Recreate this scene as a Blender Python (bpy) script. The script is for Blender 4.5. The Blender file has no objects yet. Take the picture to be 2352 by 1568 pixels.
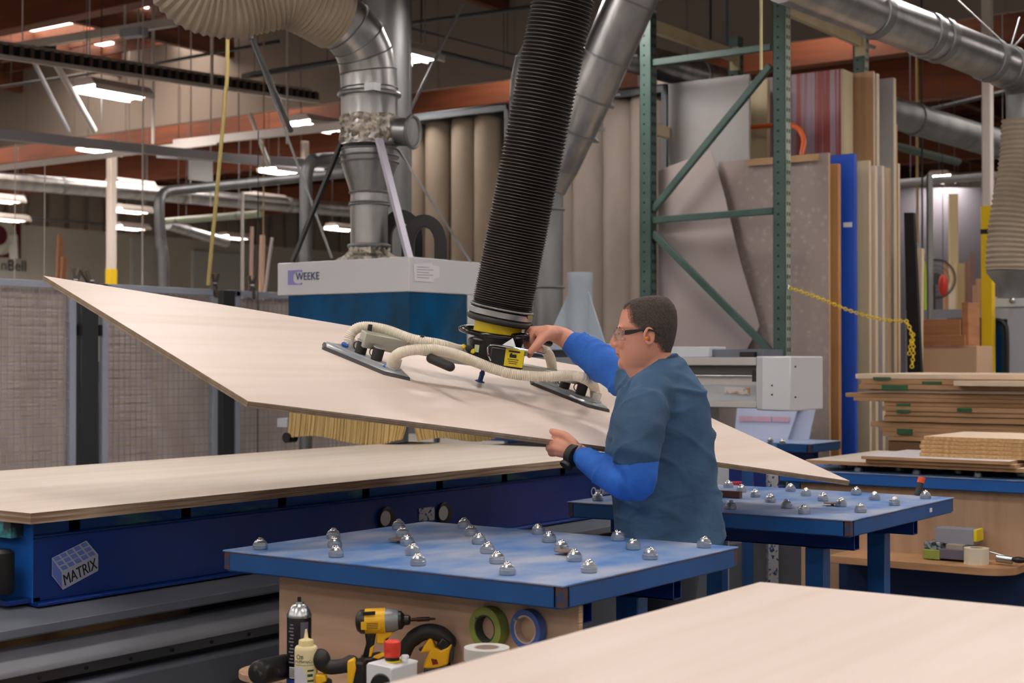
import bpy, math, random
from mathutils import Vector, Matrix, Euler, noise
random.seed(7)
R = math.radians
SC = bpy.context.scene
COL = SC.collection
# ---------------------------------------------------------------- camera, world, exposure
F, H, PITCH, YAW = 3433.0, 1.45, R(0.684), R(35.5)
cam_d = bpy.data.cameras.new('camera')
cam = bpy.data.objects.new('camera', cam_d); COL.objects.link(cam)
cam.location = (0, 0, H); cam.rotation_euler = (R(90) + PITCH, 0, YAW)
cam_d.sensor_width = 36; cam_d.lens = F / 2352 * 36
cam_d.clip_start = 0.05; cam_d.clip_end = 200
cam_d.dof.use_dof = True; cam_d.dof.focus_distance = 4.95; cam_d.dof.aperture_fstop = 4.5
SC.camera = cam
vs = SC.view_settings
vs.view_transform = 'Standard'; vs.look = 'None'; vs.gamma = 1; vs.use_curve_mapping = False
vs.exposure = 0.0
world = bpy.data.worlds.new('world'); SC.world = world; world.use_nodes = True
bg = world.node_tree.nodes['Background']
bg.inputs[0].default_value = (0.75, 0.82, 1.0, 1); bg.inputs[1].default_value = 0.4
LAMP_W = 50.0      # radiance of the fluorescent diffusers
# ---------------------------------------------------------------- camera geometry helpers (pixel -> place)
_s, _c = math.sin(YAW), math.cos(YAW)
F0 = Vector((-_s, _c, 0)); R0 = Vector((_c, _s, 0)); UP = Vector((0, 0, 1)); O0 = Vector((0, 0, H))
FW = math.cos(PITCH) * F0 + math.sin(PITCH) * UP
UU = -math.sin(PITCH) * F0 + math.cos(PITCH) * UP
def ray(px, py): return FW + (px - 1176) / F * R0 - (py - 784) / F * UU
def D(px, py, d):
    r = ray(px, py); return O0 + r * (d / r.dot(F0))
def Z(px, py, z):
    r = ray(px, py); return O0 + r * ((z - H) / r.z)
def PX(px, py, x):
    r = ray(px, py); return O0 + r * (x / r.x)
def PY(px, py, y):
    r = ray(px, py); return O0 + r * (y / r.y)
def lerp(a, b, t): return a + (b - a) * t
# ---------------------------------------------------------------- mesh builder
def frame(d):
    d = d.normalized(); a = Vector((0, 0, 1)) if abs(d.z) < .9 else Vector((1, 0, 0))
    u = a.cross(d).normalized(); return u, d.cross(u).normalized()
def catmull(P, n=8):
    P = [Vector(p) for p in P]
    if len(P) < 3: return [P[0].lerp(P[-1], i / n) for i in range(n + 1)]
    Q = [P[0] * 2 - P[1]] + P + [P[-1] * 2 - P[-2]]; out = []
    for i in range(1, len(Q) - 2):
        for k in range(n):
            t = k / n; a, b, c, d = Q[i-1], Q[i], Q[i+1], Q[i+2]
            out.append(0.5 * ((2*b) + (c - a)*t + (2*a - 5*b + 4*c - d)*t*t + (3*b - a - 3*c + d)*t**3))
    out.append(P[-1]); return out
def resample(P, step):
    L = [0]
    for a, b in zip(P, P[1:]): L.append(L[-1] + (b - a).length)
    n = max(2, int(L[-1] / step)); out = []; j = 0
    for i in range(n + 1):
        s = L[-1] * i / n
        while j < len(L) - 2 and L[j+1] < s: j += 1
        t = (s - L[j]) / max(1e-9, L[j+1] - L[j]); out.append(P[j].lerp(P[j+1], min(1, t)))
    return out
class MB:
    def __init__(s): s.v = []; s.f = []
    def add(s, V, Fc):
        o = len(s.v); s.v += [Vector(p) for p in V]; s.f += [tuple(i + o for i in f) for f in Fc]; return s
    def obox(s, c, ax, ay, az):
        c, ax, ay, az = map(Vector, (c, ax, ay, az))
        V = [c + i*ax + j*ay + k*az for k in (-1, 1) for j in (-1, 1) for i in (-1, 1)]
        Fc = [(0, 2, 3, 1), (4, 5, 7, 6), (0, 1, 5, 4), (2, 6, 7, 3), (0, 4, 6, 2), (1, 3, 7, 5)]
        if ax.cross(ay).dot(az) < 0: Fc = [f[::-1] for f in Fc]
        return s.add(V, Fc)
    def box(s, x0, x1, y0, y1, z0, z1):
        return s.obox(((x0+x1)/2, (y0+y1)/2, (z0+z1)/2), (abs(x1-x0)/2, 0, 0), (0, abs(y1-y0)/2, 0), (0, 0, abs(z1-z0)/2))
    def bar(s, a, b, w, h, upv=None):
        a, b = Vector(a), Vector(b); d = b - a
        if upv is None: u, v = frame(d)
        else:
            v = Vector(upv); u = v.cross(d).normalized(); v = d.cross(u).normalized()
        return s.obox((a + b) / 2, d / 2, u * w / 2, v * h / 2)
    def loft(s, rings, cap=True, closed=False):
        n = len(rings[0]); V = [p for r in rings for p in r]; Fc = []
        m = len(rings)
        for i in range(m if closed else m - 1):
            a = i * n; b = ((i + 1) % m) * n
            for j in range(n):
                k = (j + 1) % n; Fc.append((a + j, a + k, b + k, b + j))
        if cap and not closed: Fc += [tuple(range(n))[::-1], tuple(range((m-1)*n, m*n))]
        return s.add(V, Fc)
    def tube(s, P, r, n=12, cap=True, sy=1.0):
        P = [Vector(p) for p in P]; m = len(P)
        rs = r if isinstance(r, (list, tuple)) else [r] * m
        T = [(P[min(i+1, m-1)] - P[max(i-1, 0)]).normalized() for i in range(m)]
        u, v = frame(T[0]); rings = []
        for i in range(m):
            u = (u - T[i] * u.dot(T[i])).normalized(); v = T[i].cross(u)
            rings.append([P[i] + u*rs[i]*math.cos(2*math.pi*k/n) + v*rs[i]*sy*math.sin(2*math.pi*k/n) for k in range(n)])
        return s.loft(rings, cap)
    def cyl(s, a, b, r, r2=None, n=20): return s.tube([a, b], [r, r if r2 is None else r2], n)
    def lathe(s, o, ax, prof, n=24):
        o = Vector(o); ax = Vector(ax).normalized(); u, v = frame(ax)
        rings = [[o + ax*h + (u*math.cos(2*math.pi*k/n) + v*math.sin(2*math.pi*k/n))*max(r, 1e-4) for k in range(n)] for r, h in prof]
        return s.loft(rings)
    def ring(s, c, ax, Rr, r, n=28, m=8, h=None):
        c = Vector(c); u, v = frame(Vector(ax)); w = Vector(ax).normalized(); rings = []
        for i in range(n):
            a = 2*math.pi*i/n; e = u*math.cos(a) + v*math.sin(a)
            if h is None: rings.append([c + e*(Rr + r*math.cos(2*math.pi*k/m)) + w*r*math.sin(2*math.pi*k/m) for k in range(m)])
            else: rings.append([c + e*(Rr + q*r) + w*p*h/2 for q, p in ((1, -1), (1, 1), (-1, 1), (-1, -1))])
        return s.loft(rings, closed=True)
    def ball(s, c, rx, ry=None, rz=None, ax=None, n=16, m=10):
        c = Vector(c); ry = rx if ry is None else ry; rz = rx if rz is None else rz
        A = ax or (Vector((1, 0, 0)), Vector((0, 1, 0)), Vector((0, 0, 1)))
        rings = []
        for i in range(m + 1):
            t = -math.pi/2 + math.pi * i / m; cr = max(math.cos(t), .02)
            rings.append([c + A[0]*rx*cr*math.cos(2*math.pi*k/n) + A[1]*ry*cr*math.sin(2*math.pi*k/n) + A[2]*rz*math.sin(t) for k in range(n)])
        return s.loft(rings)
    def prism(s, pts, vec):
        pts = [Vector(p) for p in pts]; vec = Vector(vec); n = len(pts)
        nn = (pts[1]-pts[0]).cross(pts[2]-pts[0])
        if nn.dot(vec) < 0: pts = pts[::-1]
        return s.loft([pts, [p + vec for p in pts]])
    def chain(s, P, r, n=14, caps=4):
        """tapered limb with rounded ends"""
        P = [Vector(p) for p in P]; rs = list(r); a = (P[0]-P[1]).normalized(); b = (P[-1]-P[-2]).normalized()
        A = [(P[0] + a*rs[0]*math.sin(t), rs[0]*max(.05, math.cos(t))) for t in [math.pi/2*(caps-k)/caps for k in range(caps)]]
        B = [(P[-1] + b*rs[-1]*math.sin(t), rs[-1]*max(.05, math.cos(t))) for t in [math.pi/2*(k+1)/caps for k in range(caps)]]
        return s.tube([p for p, q in A] + P + [p for p, q in B], [q for p, q in A] + rs + [q for p, q in B], n)
    def hose(s, P, r, pitch, amp, n=20, k=4, sub=10):
        Q = resample(catmull(P, sub), pitch / k)
        return s.tube(Q, [r + amp*math.cos(2*math.pi*i/k) for i in range(len(Q))], n)
    def build(s, name, mat, parent=None, smooth=True, bevel=0, ang=40):
        c = Vector(); 
        lo = Vector([min(p[i] for p in s.v) for i in range(3)]); hi = Vector([max(p[i] for p in s.v) for i in range(3)])
        c = (lo + hi) / 2
        me = bpy.data.meshes.new(name); me.from_pydata([p - c for p in s.v], [], s.f); me.update()
        if isinstance(mat, (list, tuple)):
            for m_ in mat: me.materials.append(m_)
        else: me.materials.append(mat)
        o = bpy.data.objects.new(name, me); COL.objects.link(o)
        place(o, c, parent)
        if smooth:
            me.polygons.foreach_set('use_smooth', [True] * len(me.polygons))
            me.set_sharp_from_angle(angle=R(ang))
        if bevel:
            b = o.modifiers.new('bevel', 'BEVEL'); b.width = bevel; b.segments = 2; b.limit_method = 'ANGLE'; b.angle_limit = R(50)
            b.harden_normals = False
        return o
WL = {}
def place(o, c, parent):
    WL[o.name] = Vector(c)
    if parent is not None:
        o.parent = parent; o.location = Vector(c) - WL[parent.name]
    else: o.location = c
def thing(name, label, cat, loc, group=None):
    o = bpy.data.objects.new(name, None); COL.objects.link(o); o.empty_display_size = .1
    place(o, Vector(loc), None); return tag(o, label, cat, group)
def tag(o, label, cat, group=None):
    o['label'] = label; o['category'] = cat
    if group: o['group'] = group
    return o
def struct(o): o['kind'] = 'structure'; return o
def inst(name, me, loc, parent):
    o = bpy.data.objects.new(name, me); COL.objects.link(o); place(o, loc, parent); return o
def text(name, body, size, loc, right, up, mat, parent, ext=.0008, align='LEFT', shear=0, sx=1):
    cu = bpy.data.curves.new(name, 'FONT'); cu.body = body; cu.size = size; cu.extrude = ext; cu.align_x = align; cu.shear = shear
    t = bpy.data.objects.new(name, cu); COL.objects.link(t)
    dg = bpy.context.evaluated_depsgraph_get(); me = bpy.data.meshes.new_from_object(t.evaluated_get(dg))
    bpy.data.objects.remove(t)
    rx = Vector(right).normalized(); uz = Vector(up).normalized(); n = rx.cross(uz)
    M = Matrix((rx * sx, uz, n)).transposed(); c = Vector(loc)
    for v in me.vertices: v.co = M @ v.co
    me.materials.clear(); me.materials.append(mat)
    o = bpy.data.objects.new(name, me); COL.objects.link(o); place(o, c, parent); return o
# ---------------------------------------------------------------- materials
def lin(h):
    h = h.lstrip('#'); r = []
    for i in (0, 2, 4):
        c = int(h[i:i+2], 16) / 255; r.append(c/12.92 if c <= .04045 else ((c+.055)/1.055)**2.4)
    return (*r, 1)
MATS = {}
def mat(name, col, rough=.5, metal=0, var=0, scale=(8, 8, 8), col2=None, bump=0, bscale=None, spec=.5, coat=0, detail=4, ramp=(.35, .65), trans=0, coord='Object', emit=0, sss=0, stack=None):
    if name in MATS: return MATS[name]
    m = bpy.data.materials.new(name); m.use_nodes = True; MATS[name] = m
    nt = m.node_tree; b = nt.nodes['Principled BSDF']
    c = lin(col)
    b.inputs['Base Color'].default_value = c; b.inputs['Roughness'].default_value = rough; b.inputs['Metallic'].default_value = metal
    b.inputs['Specular IOR Level'].default_value = spec
    if coat: b.inputs['Coat Weight'].default_value = coat
    if trans: b.inputs['Transmission Weight'].default_value = trans
    if sss:
        b.inputs['Subsurface Weight'].default_value = sss; b.inputs['Subsurface Radius'].default_value = (.012, .005, .003); b.inputs['Subsurface Scale'].default_value = 1
    if emit: b.inputs['Emission Color'].default_value = c; b.inputs['Emission Strength'].default_value = emit
    if col2 or bump or stack:
        tc = nt.nodes.new('ShaderNodeTexCoord'); 
        geo = nt.nodes.new('ShaderNodeNewGeometry')
        src = geo.outputs['Position'] if coord == 'World' else tc.outputs['Object']
        mp = nt.nodes.new('ShaderNodeMapping'); mp.inputs['Scale'].default_value = scale
        nt.links.new(src, mp.inputs['Vector'])
        nz = nt.nodes.new('ShaderNodeTexNoise'); nz.inputs['Scale'].default_value = 1; nz.inputs['Detail'].default_value = detail
        nt.links.new(mp.outputs['Vector'], nz.inputs['Vector'])
        if col2:
            rp = nt.nodes.new('ShaderNodeValToRGB'); rp.color_ramp.elements[0].position = ramp[0]; rp.color_ramp.elements[1].position = ramp[1]
            rp.color_ramp.elements[0].color = c; rp.color_ramp.elements[1].color = lin(col2)
            nt.links.new(nz.outputs['Fac'], rp.inputs['Fac']); nt.links.new(rp.outputs['Color'], b.inputs['Base Color'])
        if bump:
            bs = nz
            if bscale:
                mp2 = nt.nodes.new('ShaderNodeMapping'); mp2.inputs['Scale'].default_value = bscale; nt.links.new(src, mp2.inputs['Vector'])
                bs = nt.nodes.new('ShaderNodeTexNoise'); bs.inputs['Scale'].default_value = 1; bs.inputs['Detail'].default_value = 3
                nt.links.new(mp2.outputs['Vector'], bs.inputs['Vector'])
            bp = nt.nodes.new('ShaderNodeBump'); bp.inputs['Strength'].default_value = bump; bp.inputs['Distance'].default_value = .01
            nt.links.new(bs.outputs['Fac'], bp.inputs['Height']); nt.links.new(bp.outputs['Normal'], b.inputs['Normal'])
    return m
def glassy(name, col, amount, rough=.15, var=None):
    """tinted see-through sheet: part transparent, part reflecting"""
    m = mat(name, col, rough, 0, col2=var, scale=(5, 5, 2.5)); nt = m.node_tree
    out = nt.nodes['Material Output']; b = nt.nodes['Principled BSDF']
    t = nt.nodes.new('ShaderNodeBsdfTransparent'); t.inputs[0].default_value = tuple(.35 + .65*x for x in lin(col)[:3]) + (1,)
    mx = nt.nodes.new('ShaderNodeMixShader'); mx.inputs[0].default_value = amount
    nt.links.new(t.outputs[0], mx.inputs[1]); nt.links.new(b.outputs[0], mx.inputs[2]); nt.links.new(mx.outputs[0], out.inputs[0]); return m
veneer = mat('birch_veneer', 'E2D4CA', .45, col2='D9C7BA', scale=(14, .7, 14), ramp=(.42, .75), coord='World', bump=.05)
veneer2 = mat('birch_veneer_far', 'E0D6CA', .5, col2='D6C8B8', scale=(9, .6, 9), ramp=(.4, .7), coord='World')
plyedge = mat('ply_edge', 'C9B08A', .7, col2='8F7352', scale=(2, 2, 260), ramp=(.42, .6), detail=2)
plyedge2 = mat('ply_edge_worn', 'B09A84', .75, col2='7F6550', scale=(3, 3, 90), ramp=(.4, .62))
plypanel = mat('ply_panel', 'BFA38D', .6, col2='AA8D77', scale=(2, 2, 14), ramp=(.35, .7))
plypanel2 = mat('ply_panel_tan', 'B99A7E', .6, col2='AB8B70', scale=(20, 20, 2), ramp=(.35, .7))
blue = mat('blue_paint', '185598', .42, col2='12467F', scale=(4, 4, 4), bump=.05, ramp=(.3, .8))
bluetop = mat('blue_worn_top', '3A74B8', .5, col2='A0ABC0', scale=(5, 3.2, 5), ramp=(.36, .66), detail=9)
bluedk = mat('blue_beam', '0B3382', .28, col2='0A2C74', scale=(2, 2, 2))
rust = mat('rusty_edge', '5A3A2E', .8, col2='2E3F66', scale=(30, 30, 30), ramp=(.45, .6))
steel = mat('zinc_steel', 'B9BDBF', .3, 1, bump=.02, scale=(20, 20, 20))
chrome = mat('chrome', 'DDE0E2', .08, 1)
galv = mat('galvanised_duct', 'B4B4B4', .34, 1, col2='9A9B9D', scale=(9, 9, 2.5), bump=.03)
galvd = mat('galvanised_dull', '97999B', .5, .8, col2='7E8082', scale=(5, 5, 2))
alum = mat('aluminium', 'C4C6C6', .38, 1, bump=.02, scale=(3, 60, 60))
foil = mat('foil_tape', 'BDB8AE', .3, .9, bump=1.0, scale=(45, 45, 45), detail=6, col2='8A8378')
mwhite = mat('machine_white', 'C3CAD2', .45, col2='BAC1CA', scale=(2, 2, 2))
mgrey = mat('machine_grey', '686E7A', .5, col2='5C616C', scale=(2, 2, 2))
mdark = mat('machine_dark', '2B2E33', .5)
black = mat('black_plastic', '151517', .4)
rubber = mat('black_rubber', '1C1B1A', .55)
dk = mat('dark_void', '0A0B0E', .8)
beige = mat('hose_beige', 'A99C8B', .65, col2='978A79', scale=(3, 3, 3))
cream = mat('hose_cream', 'E2D9C6', .4, coat=.2)
yellow = mat('tool_yellow', 'E9B512', .4)
yellow2 = mat('lifter_yellow', 'E3CC1E', .45)
red = mat('red_plastic', 'D23A2C', .4)
white = mat('white_plastic', 'DDDFE2', .4)
paper = mat('white_paper', 'DDDBE2', .7)
ink = mat('dark_ink', '1B2A52', .6)
inkb = mat('black_ink', '17171A', .6)
rackg = mat('rack_green', '38534D', .45, col2='46605A', scale=(4, 4, 4))
rackf = mat('rack_green_pale', 'B4BCAA', .5, col2='7E9288', scale=(6, 6, 3))
rackc = mat('rack_cream', 'D8CBA9', .5, col2='CBBD9A', scale=(5, 5, 5))
timber = mat('roof_timber', '74391A', .7, col2='5C2E16', scale=(1.2, 3, 12), ramp=(.35, .7))
timberd = mat('joist_timber', '6B3A22', .75, col2='4E2A1A', scale=(3, 1, 8))
deck = mat('roof_deck', 'B3A598', .8, col2='9B8B7E', scale=(1, 1, 1))
wallm = mat('wall_paint', 'E0DDD2', .7, col2='D8D4C8', scale=(.4, .4, .4))
bulk = mat('bulkhead_paint', '91867D', .8, col2='897E75', scale=(.6, .6, .6))
ribbed = mat('ribbed_cladding', 'A89C90', .6, .1)
fencem = mat('fence_blue_grey', 'A9B2C4', .45)
mesh_w = mat('mesh_wire', 'A3A2AE', .5)
concrete = mat('concrete', '87837E', .6, col2='76726D', scale=(.7, .7, .7), bump=.05, bscale=(8, 8, 8))
lampm = mat('lamp_glow', 'FFF6F0', .5, emit=LAMP_W)
lampb = mat('lamp_housing', 'E6DDD6', .5)
# ================================================================ BUILDING
CZ = 6.15
XL, YB, YW = -31.0, 36.0, PY and Z(600, 258, 4.9).y
struct(MB().box(XL, 12, -10, YB, -.1, 0).build('floor', concrete))
struct(MB().box(XL, 12, -10, YB, CZ, CZ + .15).build('ceiling', deck))
struct(MB().box(XL - .2, XL, -10, YB, 0, 4.75).build('wall_left', wallm))
m = MB()
y = -10
while y < YB:
    m.box(XL - .2, XL + .02, y, y + .42, 4.75, CZ); m.box(XL - .2, XL - .1, y + .42, y + .6, 4.75, CZ); y += .6
struct(m.build('wall_left_cladding', ribbed))
struct(MB().box(XL, 12, YB, YB + .2, 0, CZ).build('wall_back', wallm))
struct(MB().box(12, 12.2, -10, YB, 0, CZ).build('wall_right', wallm))
struct(MB().box(XL, 12, -10.2, -10, 0, CZ).build('wall_front', wallm))
m = MB()
x = XL
while x < 11: m.box(x, x + 1.18, YW, YW + .06, 4.9, CZ); x += 1.2
struct(m.box(XL, 12, YW + .01, YW + .05, 4.92, CZ).build('wall_bulkhead', bulk))
doorm = mat('door_white', 'DDE0DC', .5, bump=.1, scale=(1, 1, 18))
for i, (pa, pb) in enumerate((((440, 575), (560, 645)), ((300, 545), (345, 640)))):
    a = PX(*pa, XL); b = PX(*pb, XL)
    struct(MB().box(XL, XL + .08, a.y, b.y, 0, a.z).build('door_%d' % (i + 1), doorm))
# roof: purlins running along Y, glulam girders along X
g = 'dark purlins under the roof deck'
for i in range(17):
    x = -30 + 2.4 * i
    tag(MB().box(x, x + .1, -10, YB - .1, CZ - .42, CZ).build('roof_purlin', timberd), 'dark brown timber purlin running under the roof deck', 'roof beam', g)
for i, (yy, lb) in enumerate(((3.5, 'orange timber girder under the roof ahead of the machines'), (Z(0, 70, 5.25).y, 'deep orange timber girder crossing the top left corner'), (17.2, 'orange timber girder seen below the bulkhead, nearer one'), (YW + 5.5, 'orange timber girder deep beyond the bulkhead'), (YW + 12, 'farthest orange timber girder against the back of the hall'))):
    tag(MB().box(XL, 12, yy, yy + .22, 5.25 if i < 2 else 5.1, CZ - .42).build('roof_girder', timber, bevel=.01), lb, 'roof beam')
g = 'short joists between the purlins'
jm = MB()
yy = -8
while yy < YB:
    jm.box(XL, 12, yy, yy + .05, CZ - .16, CZ); yy += .61
o = jm.build('roof_joists', timberd); o['kind'] = 'structure'; o.name = 'ceiling_joists'
skym = mat('skylight_glow', 'FFF1E4', .5, emit=8)
sky_fill = mat('skylight_fill', 'FFF6EC', .5, emit=17)
for i, (px, py) in enumerate(((70, 84), (615, 310), (1145, 196), (330, 45), (60, 30))):
    p = Z(px, py, CZ - .02)
    struct(MB().box(p.x - .6, p.x + .6, p.y - 1.2, p.y + 1.2, CZ - .03, CZ).build('window_%d' % (i + 1), skym))
for i, x in enumerate((-28.9, -26.5, -24.1, -21.7, -19.3, -16.9, -12.1, -7.3, -2.5)):  # unseen skylights added behind the bulkhead to light the far left wall
    y0 = YW + 1.0
    struct(MB().box(x - .55, x + .55, y0, y0 + 2.4, CZ - .03, CZ).build('window_%d' % (i + 6), sky_fill))
# ---------------------------------------------------------------- ceiling lamps on their grid
def lamp(x, y, z, label, grp=None):
    t = thing('ceiling_lamp', label, 'ceiling light', (x, y, z), grp)
    h = MB(); L = .4
    h.prism([(x - .2, y - L, z + .02), (x + .2, y - L, z + .02), (x + .13, y - L, z + .1), (x - .13, y - L, z + .1)], (0, 2*L, 0))
    for sx in (-1, 1): h.box(x + sx*.2 - .01, x + sx*.2 + .01, y - L, y + L, z - .035, z + .03)
    h.box(x - .008, x + .008, y - L, y + L, z - .03, z + .03)
    h.build('housing', lampb, t, bevel=.008)
    for sx in (-1, 1): MB().box(x + sx*.1 - .075, x + sx*.1 + .075, y - L + .05, y + L - .05, z - .012, z + .018).build('tube', lampm, t)
    for sy in (-1, 1): MB().cyl((x, y + sy*.35, z + .1), (x, y + sy*.35, CZ - .43), .006, n=6).build('hanger', galvd, t)
    return t
LP = [((260, 213), 'nearest two-tube ceiling lamp hanging alone at the upper left'), ((737, 290), 'lit ceiling lamp just left of the silver duct above the foil wrap'),
      ((300, 427), 'lamp hanging in front of the long silver duct on the left'), ((608, 458), 'lamp beside the yellow-green rope under the silver duct'),
      ((302, 484), 'lamp below the duct right of the white column'), ((655, 394), 'lamp just left of the grey bent pipe'),
      ((300, 523), 'lowest lamp right of the white column, close to the wall'), ((540, 545), 'small far lamp right of the green rope, above the white door'),
      ((922, 124), 'lamp at the right side of the tall grey pipe'), ((250, 345), 'lamp half hidden above the white cross rail at left'), ((788, 525), 'small far lamp by the left side of the silver duct neck'),
      ((20, 503), 'lamp in front of the maroon wall sign'), ((2, 459), 'small lamp cut by the left frame edge'), 
      ((2175, 411), 'lamp at the right between the stacked boards and the column'), ((2215, 488), 'long lamp over the far right work area')]
seen = []
for (px, py), lb in LP:
    p = Z(px, py, 4.3); lamp(p.x, p.y, 4.3, lb); seen.append((p.x, p.y))
for x in (-29, -25.6, -22.4, -19.2, -16, -12.7, -9.4, -6.1, -2.8, .5, 3.8, 7.5):
    for y in (-6, -3, 0, 3, 6, 9.2, 12.4, 15.4, 18.4, 21.4, 24.5, 27.5, 31):
        q = Vector((x, y, 4.3)) - O0; d = q.dot(F0)
        if d > .5:
            ix = 1176 + F * q.dot(R0) / d; iy = 825 - F * 2.85 / d
            hid = (960 < ix < 1120 or 1190 < ix < 1440) and iy > 300 or 1560 < ix < 1900 and iy > 225 and d < 21  # unseen grid lamps added behind bags and boards to brighten the hall's back
            if -150 < ix < 2500 and iy > -60 and not hid: continue
            if (y > 16 or x < -20) and (ix > 2500 or ix < -1700): continue
        elif y > 12 or x < -20: continue
        if any(abs(x-a) < 1.5 and abs(y-b) < 1.5 for a, b in seen): continue
        lamp(x, y, 4.3, 'white two-tube ceiling lamp of the grid, unseen from the camera', 'lamps above the shop floor')
# ---------------------------------------------------------------- steel columns
def column(px, d, w, label, paint_z, cat='column'):
    p = D(px, 500, d); t = thing('steel_column', label, cat, (p.x, p.y, 0))
    MB().box(p.x - w, p.x + w, p.y - w, p.y + w, 0, CZ if px > 1000 else D(px, 325, d).z).build('shaft', mat('column_paint', 'CFC6BE', .5), t, bevel=.01)
    MB().box(p.x - w - .004, p.x + w + .004, p.y - w - .004, p.y + w + .004, .001, paint_z).build('base_paint', mat('safety_yellow', 'E2BE14', .45), t)
    if px > 2000: MB().box(p.x - w - .008, p.x + w + .008, p.y - w - .008, p.y + w + .008, paint_z - .24, paint_z - .2).build('band', inkb, t)
    return t
column(256, 22, .055, 'slim white column with a yellow foot at the left', 2.78)
column(2269, 13, .042, 'pale column with tall yellow lower half at the right', 2.78)
column(700, 24, .05, 'far white column left of the silver duct', 1.6)
column(1500, 17.5, .13, 'broad white column behind the rack top', 1.0)
# ---------------------------------------------------------------- wall sign
t = thing('wall_sign', 'large white wall sign with maroon square and dark lettering', 'sign', (XL + .05, 20.5, 0))
a = PX(-60, 505, XL + .06); b = PX(46, 650, XL + .06)
P3 = lambda px, py, k: PX(px, py, XL + .05 + k)
zb = PX(46, 640, XL + .06).z
MB().box(XL + .02, XL + .05, PX(-90, 500, XL).y, PX(52, 500, XL).y, PX(46, 650, XL).z, PX(46, 492, XL).z).build('panel', mat('sign_white', 'D9DAD2', .5), t)
MB().box(XL + .05, XL + .06, PX(-60, 500, XL).y, PX(45, 500, XL).y, PX(45, 594, XL).z, PX(45, 503, XL).z).build('square', mat('maroon', '6A1F2C', .5), t)
wm = mat('sign_white2', 'DEDFD8', .5)
MB().ring(P3(-2, 540, .03), (1, 0, 0), .36, .12, n=32, h=.02).build('emblem', wm, t)
MB().tube([P3(30, 540, .035), P3(33, 594, .035)], .14, n=4).build('emblem', wm, t)
MB().bar(P3(-10, 590, .04), P3(28, 552, .04), .1, .03).build('emblem', wm, t)
text('lettering', 'nBell', .38, PX(1, 620, XL + .08), (0, 1, 0), (0, 0, 1), inkb, t)
# ---------------------------------------------------------------- pipes, ducts, rails in the back of the hall
def pipe(name, pts, r, m_, label, cat, joints=(), n=14, rib=0, hang=False):
    t = thing(name, label, cat, pts[0]); P = catmull(pts, 8) if len(pts) > 2 else [Vector(p) for p in pts]
    MB().tube(P, r, n).build('pipe' if 'duct' not in name else 'duct_wall', m_, t)
    for k in joints:
        i = max(1, min(len(P) - 2, int(k * (len(P) - 1)))); a = P[i] if len(P) > 2 else P[0].lerp(P[1], k)
        d = (P[i+1] - P[i-1]) if len(P) > 2 else P[1] - P[0]; d = d.normalized()
        if hang: MB().tube([a + UP*r*.9, Vector((a.x, a.y, CZ))], .005, 6).build('hanger', galvd, t)
        MB().tube([a - d*.03, a - d*.028, a + d*.028, a + d*.03], [r, r*1.07, r*1.07, r], 20).build('joint_band', galvd, t)
    return t
def lin3(pa, pb, da, db): return [D(*pa, da), D(*pb, db)]
pipe('round_duct', lin3((-60, 409), (810, 483), 22, 27), .125, galv, 'long silver duct crossing the left half under the roof', 'duct', (.2, .5, .8))
pipe('round_duct', lin3((385, 515), (520, 556), 24, 26), .085, galv, 'short silver duct stub pointing down at the left', 'duct', (.3,), hang=True)
def flr(p): return Vector((p.x, p.y, 0))
pipe('bent_pipe', [flr(D(381, 690, 13)), D(376, 640, 13), D(370, 560, 13), D(366, 470, 13), D(378, 443, 13.1), D(420, 435, 13.3), D(600, 417, 14.2), D(790, 398, 15)], .046, galvd, 'grey pipe rising then bending right at the left', 'pipe', (.1, .3, .6))
pipe('bent_pipe', [flr(D(703, 640, 11.5)), D(703, 640, 11.5), D(703, 480, 11.5), D(704, 400, 11.5), D(716, 372, 11.55), D(740, 365, 11.7), D(850, 362, 12.2)], .05, galvd, 'grey pipe with elbow just left of the silver duct', 'pipe', (.2, .7))
pipe('green_pipe', lin3((380, 508), (595, 491), 20, 18), .045, mat('pale_green', '8E9A84', .5), 'pale green horizontal pipe at the left', 'pipe', (.15, .8), hang=True)
railm = mat('rail_grey', 'A5A6AC', .5); railw = mat('rail_white', 'CBC4BE', .5)
def rail(name, pa, pb, da, db, w, h, m_, label, cat='rail'):
    a, b = lin3(pa, pb, da, db); return tag(MB().bar(a, b, w, h, (0, 0, 1)).build(name, m_, bevel=.003), label, cat)
rail('conduit_rail', (-20, 302), (400, 345), 15, 17.6, .05, .06, railw, 'upper white conduit rail sloping right at left edge')
rail('crane_rail', (-20, 306), (740, 385), 14, 18.5, .07, .1, railm, 'blue-grey crane rail under the white conduit')
rail('support_rail', (-20, 388), (500, 325), 19, 16.5, .04, .07, railw, 'long white cross rail rising right across the left')
rail('support_rail', (400, 330), (790, 288), 17, 15.2, .04, .09, railw, 'white cross rail running behind the silver duct')
rail('support_rail', (360, 352), (800, 380), 17, 18, .05, .1, railm, 'grey cross rail left of the duct above the bent pipe')
rail('cable_channel', (-30, 118), (402, 50), 17.6, 15.2, .07, .09, mat('channel_pale', 'C9C0B8', .5), 'cream cable channel crossing the upper left')
rail('conduit_box', (285, 78), (330, 72), 15.4, 15.2, .12, .09, railm, 'small grey box under the cream cable channel', 'junction box')
rail('conduit_box', (72, 120), (118, 114), 17, 16.8, .14, .12, mdark, 'dark box under the cream cable channel near the lamp glow', 'junction box')
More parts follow.
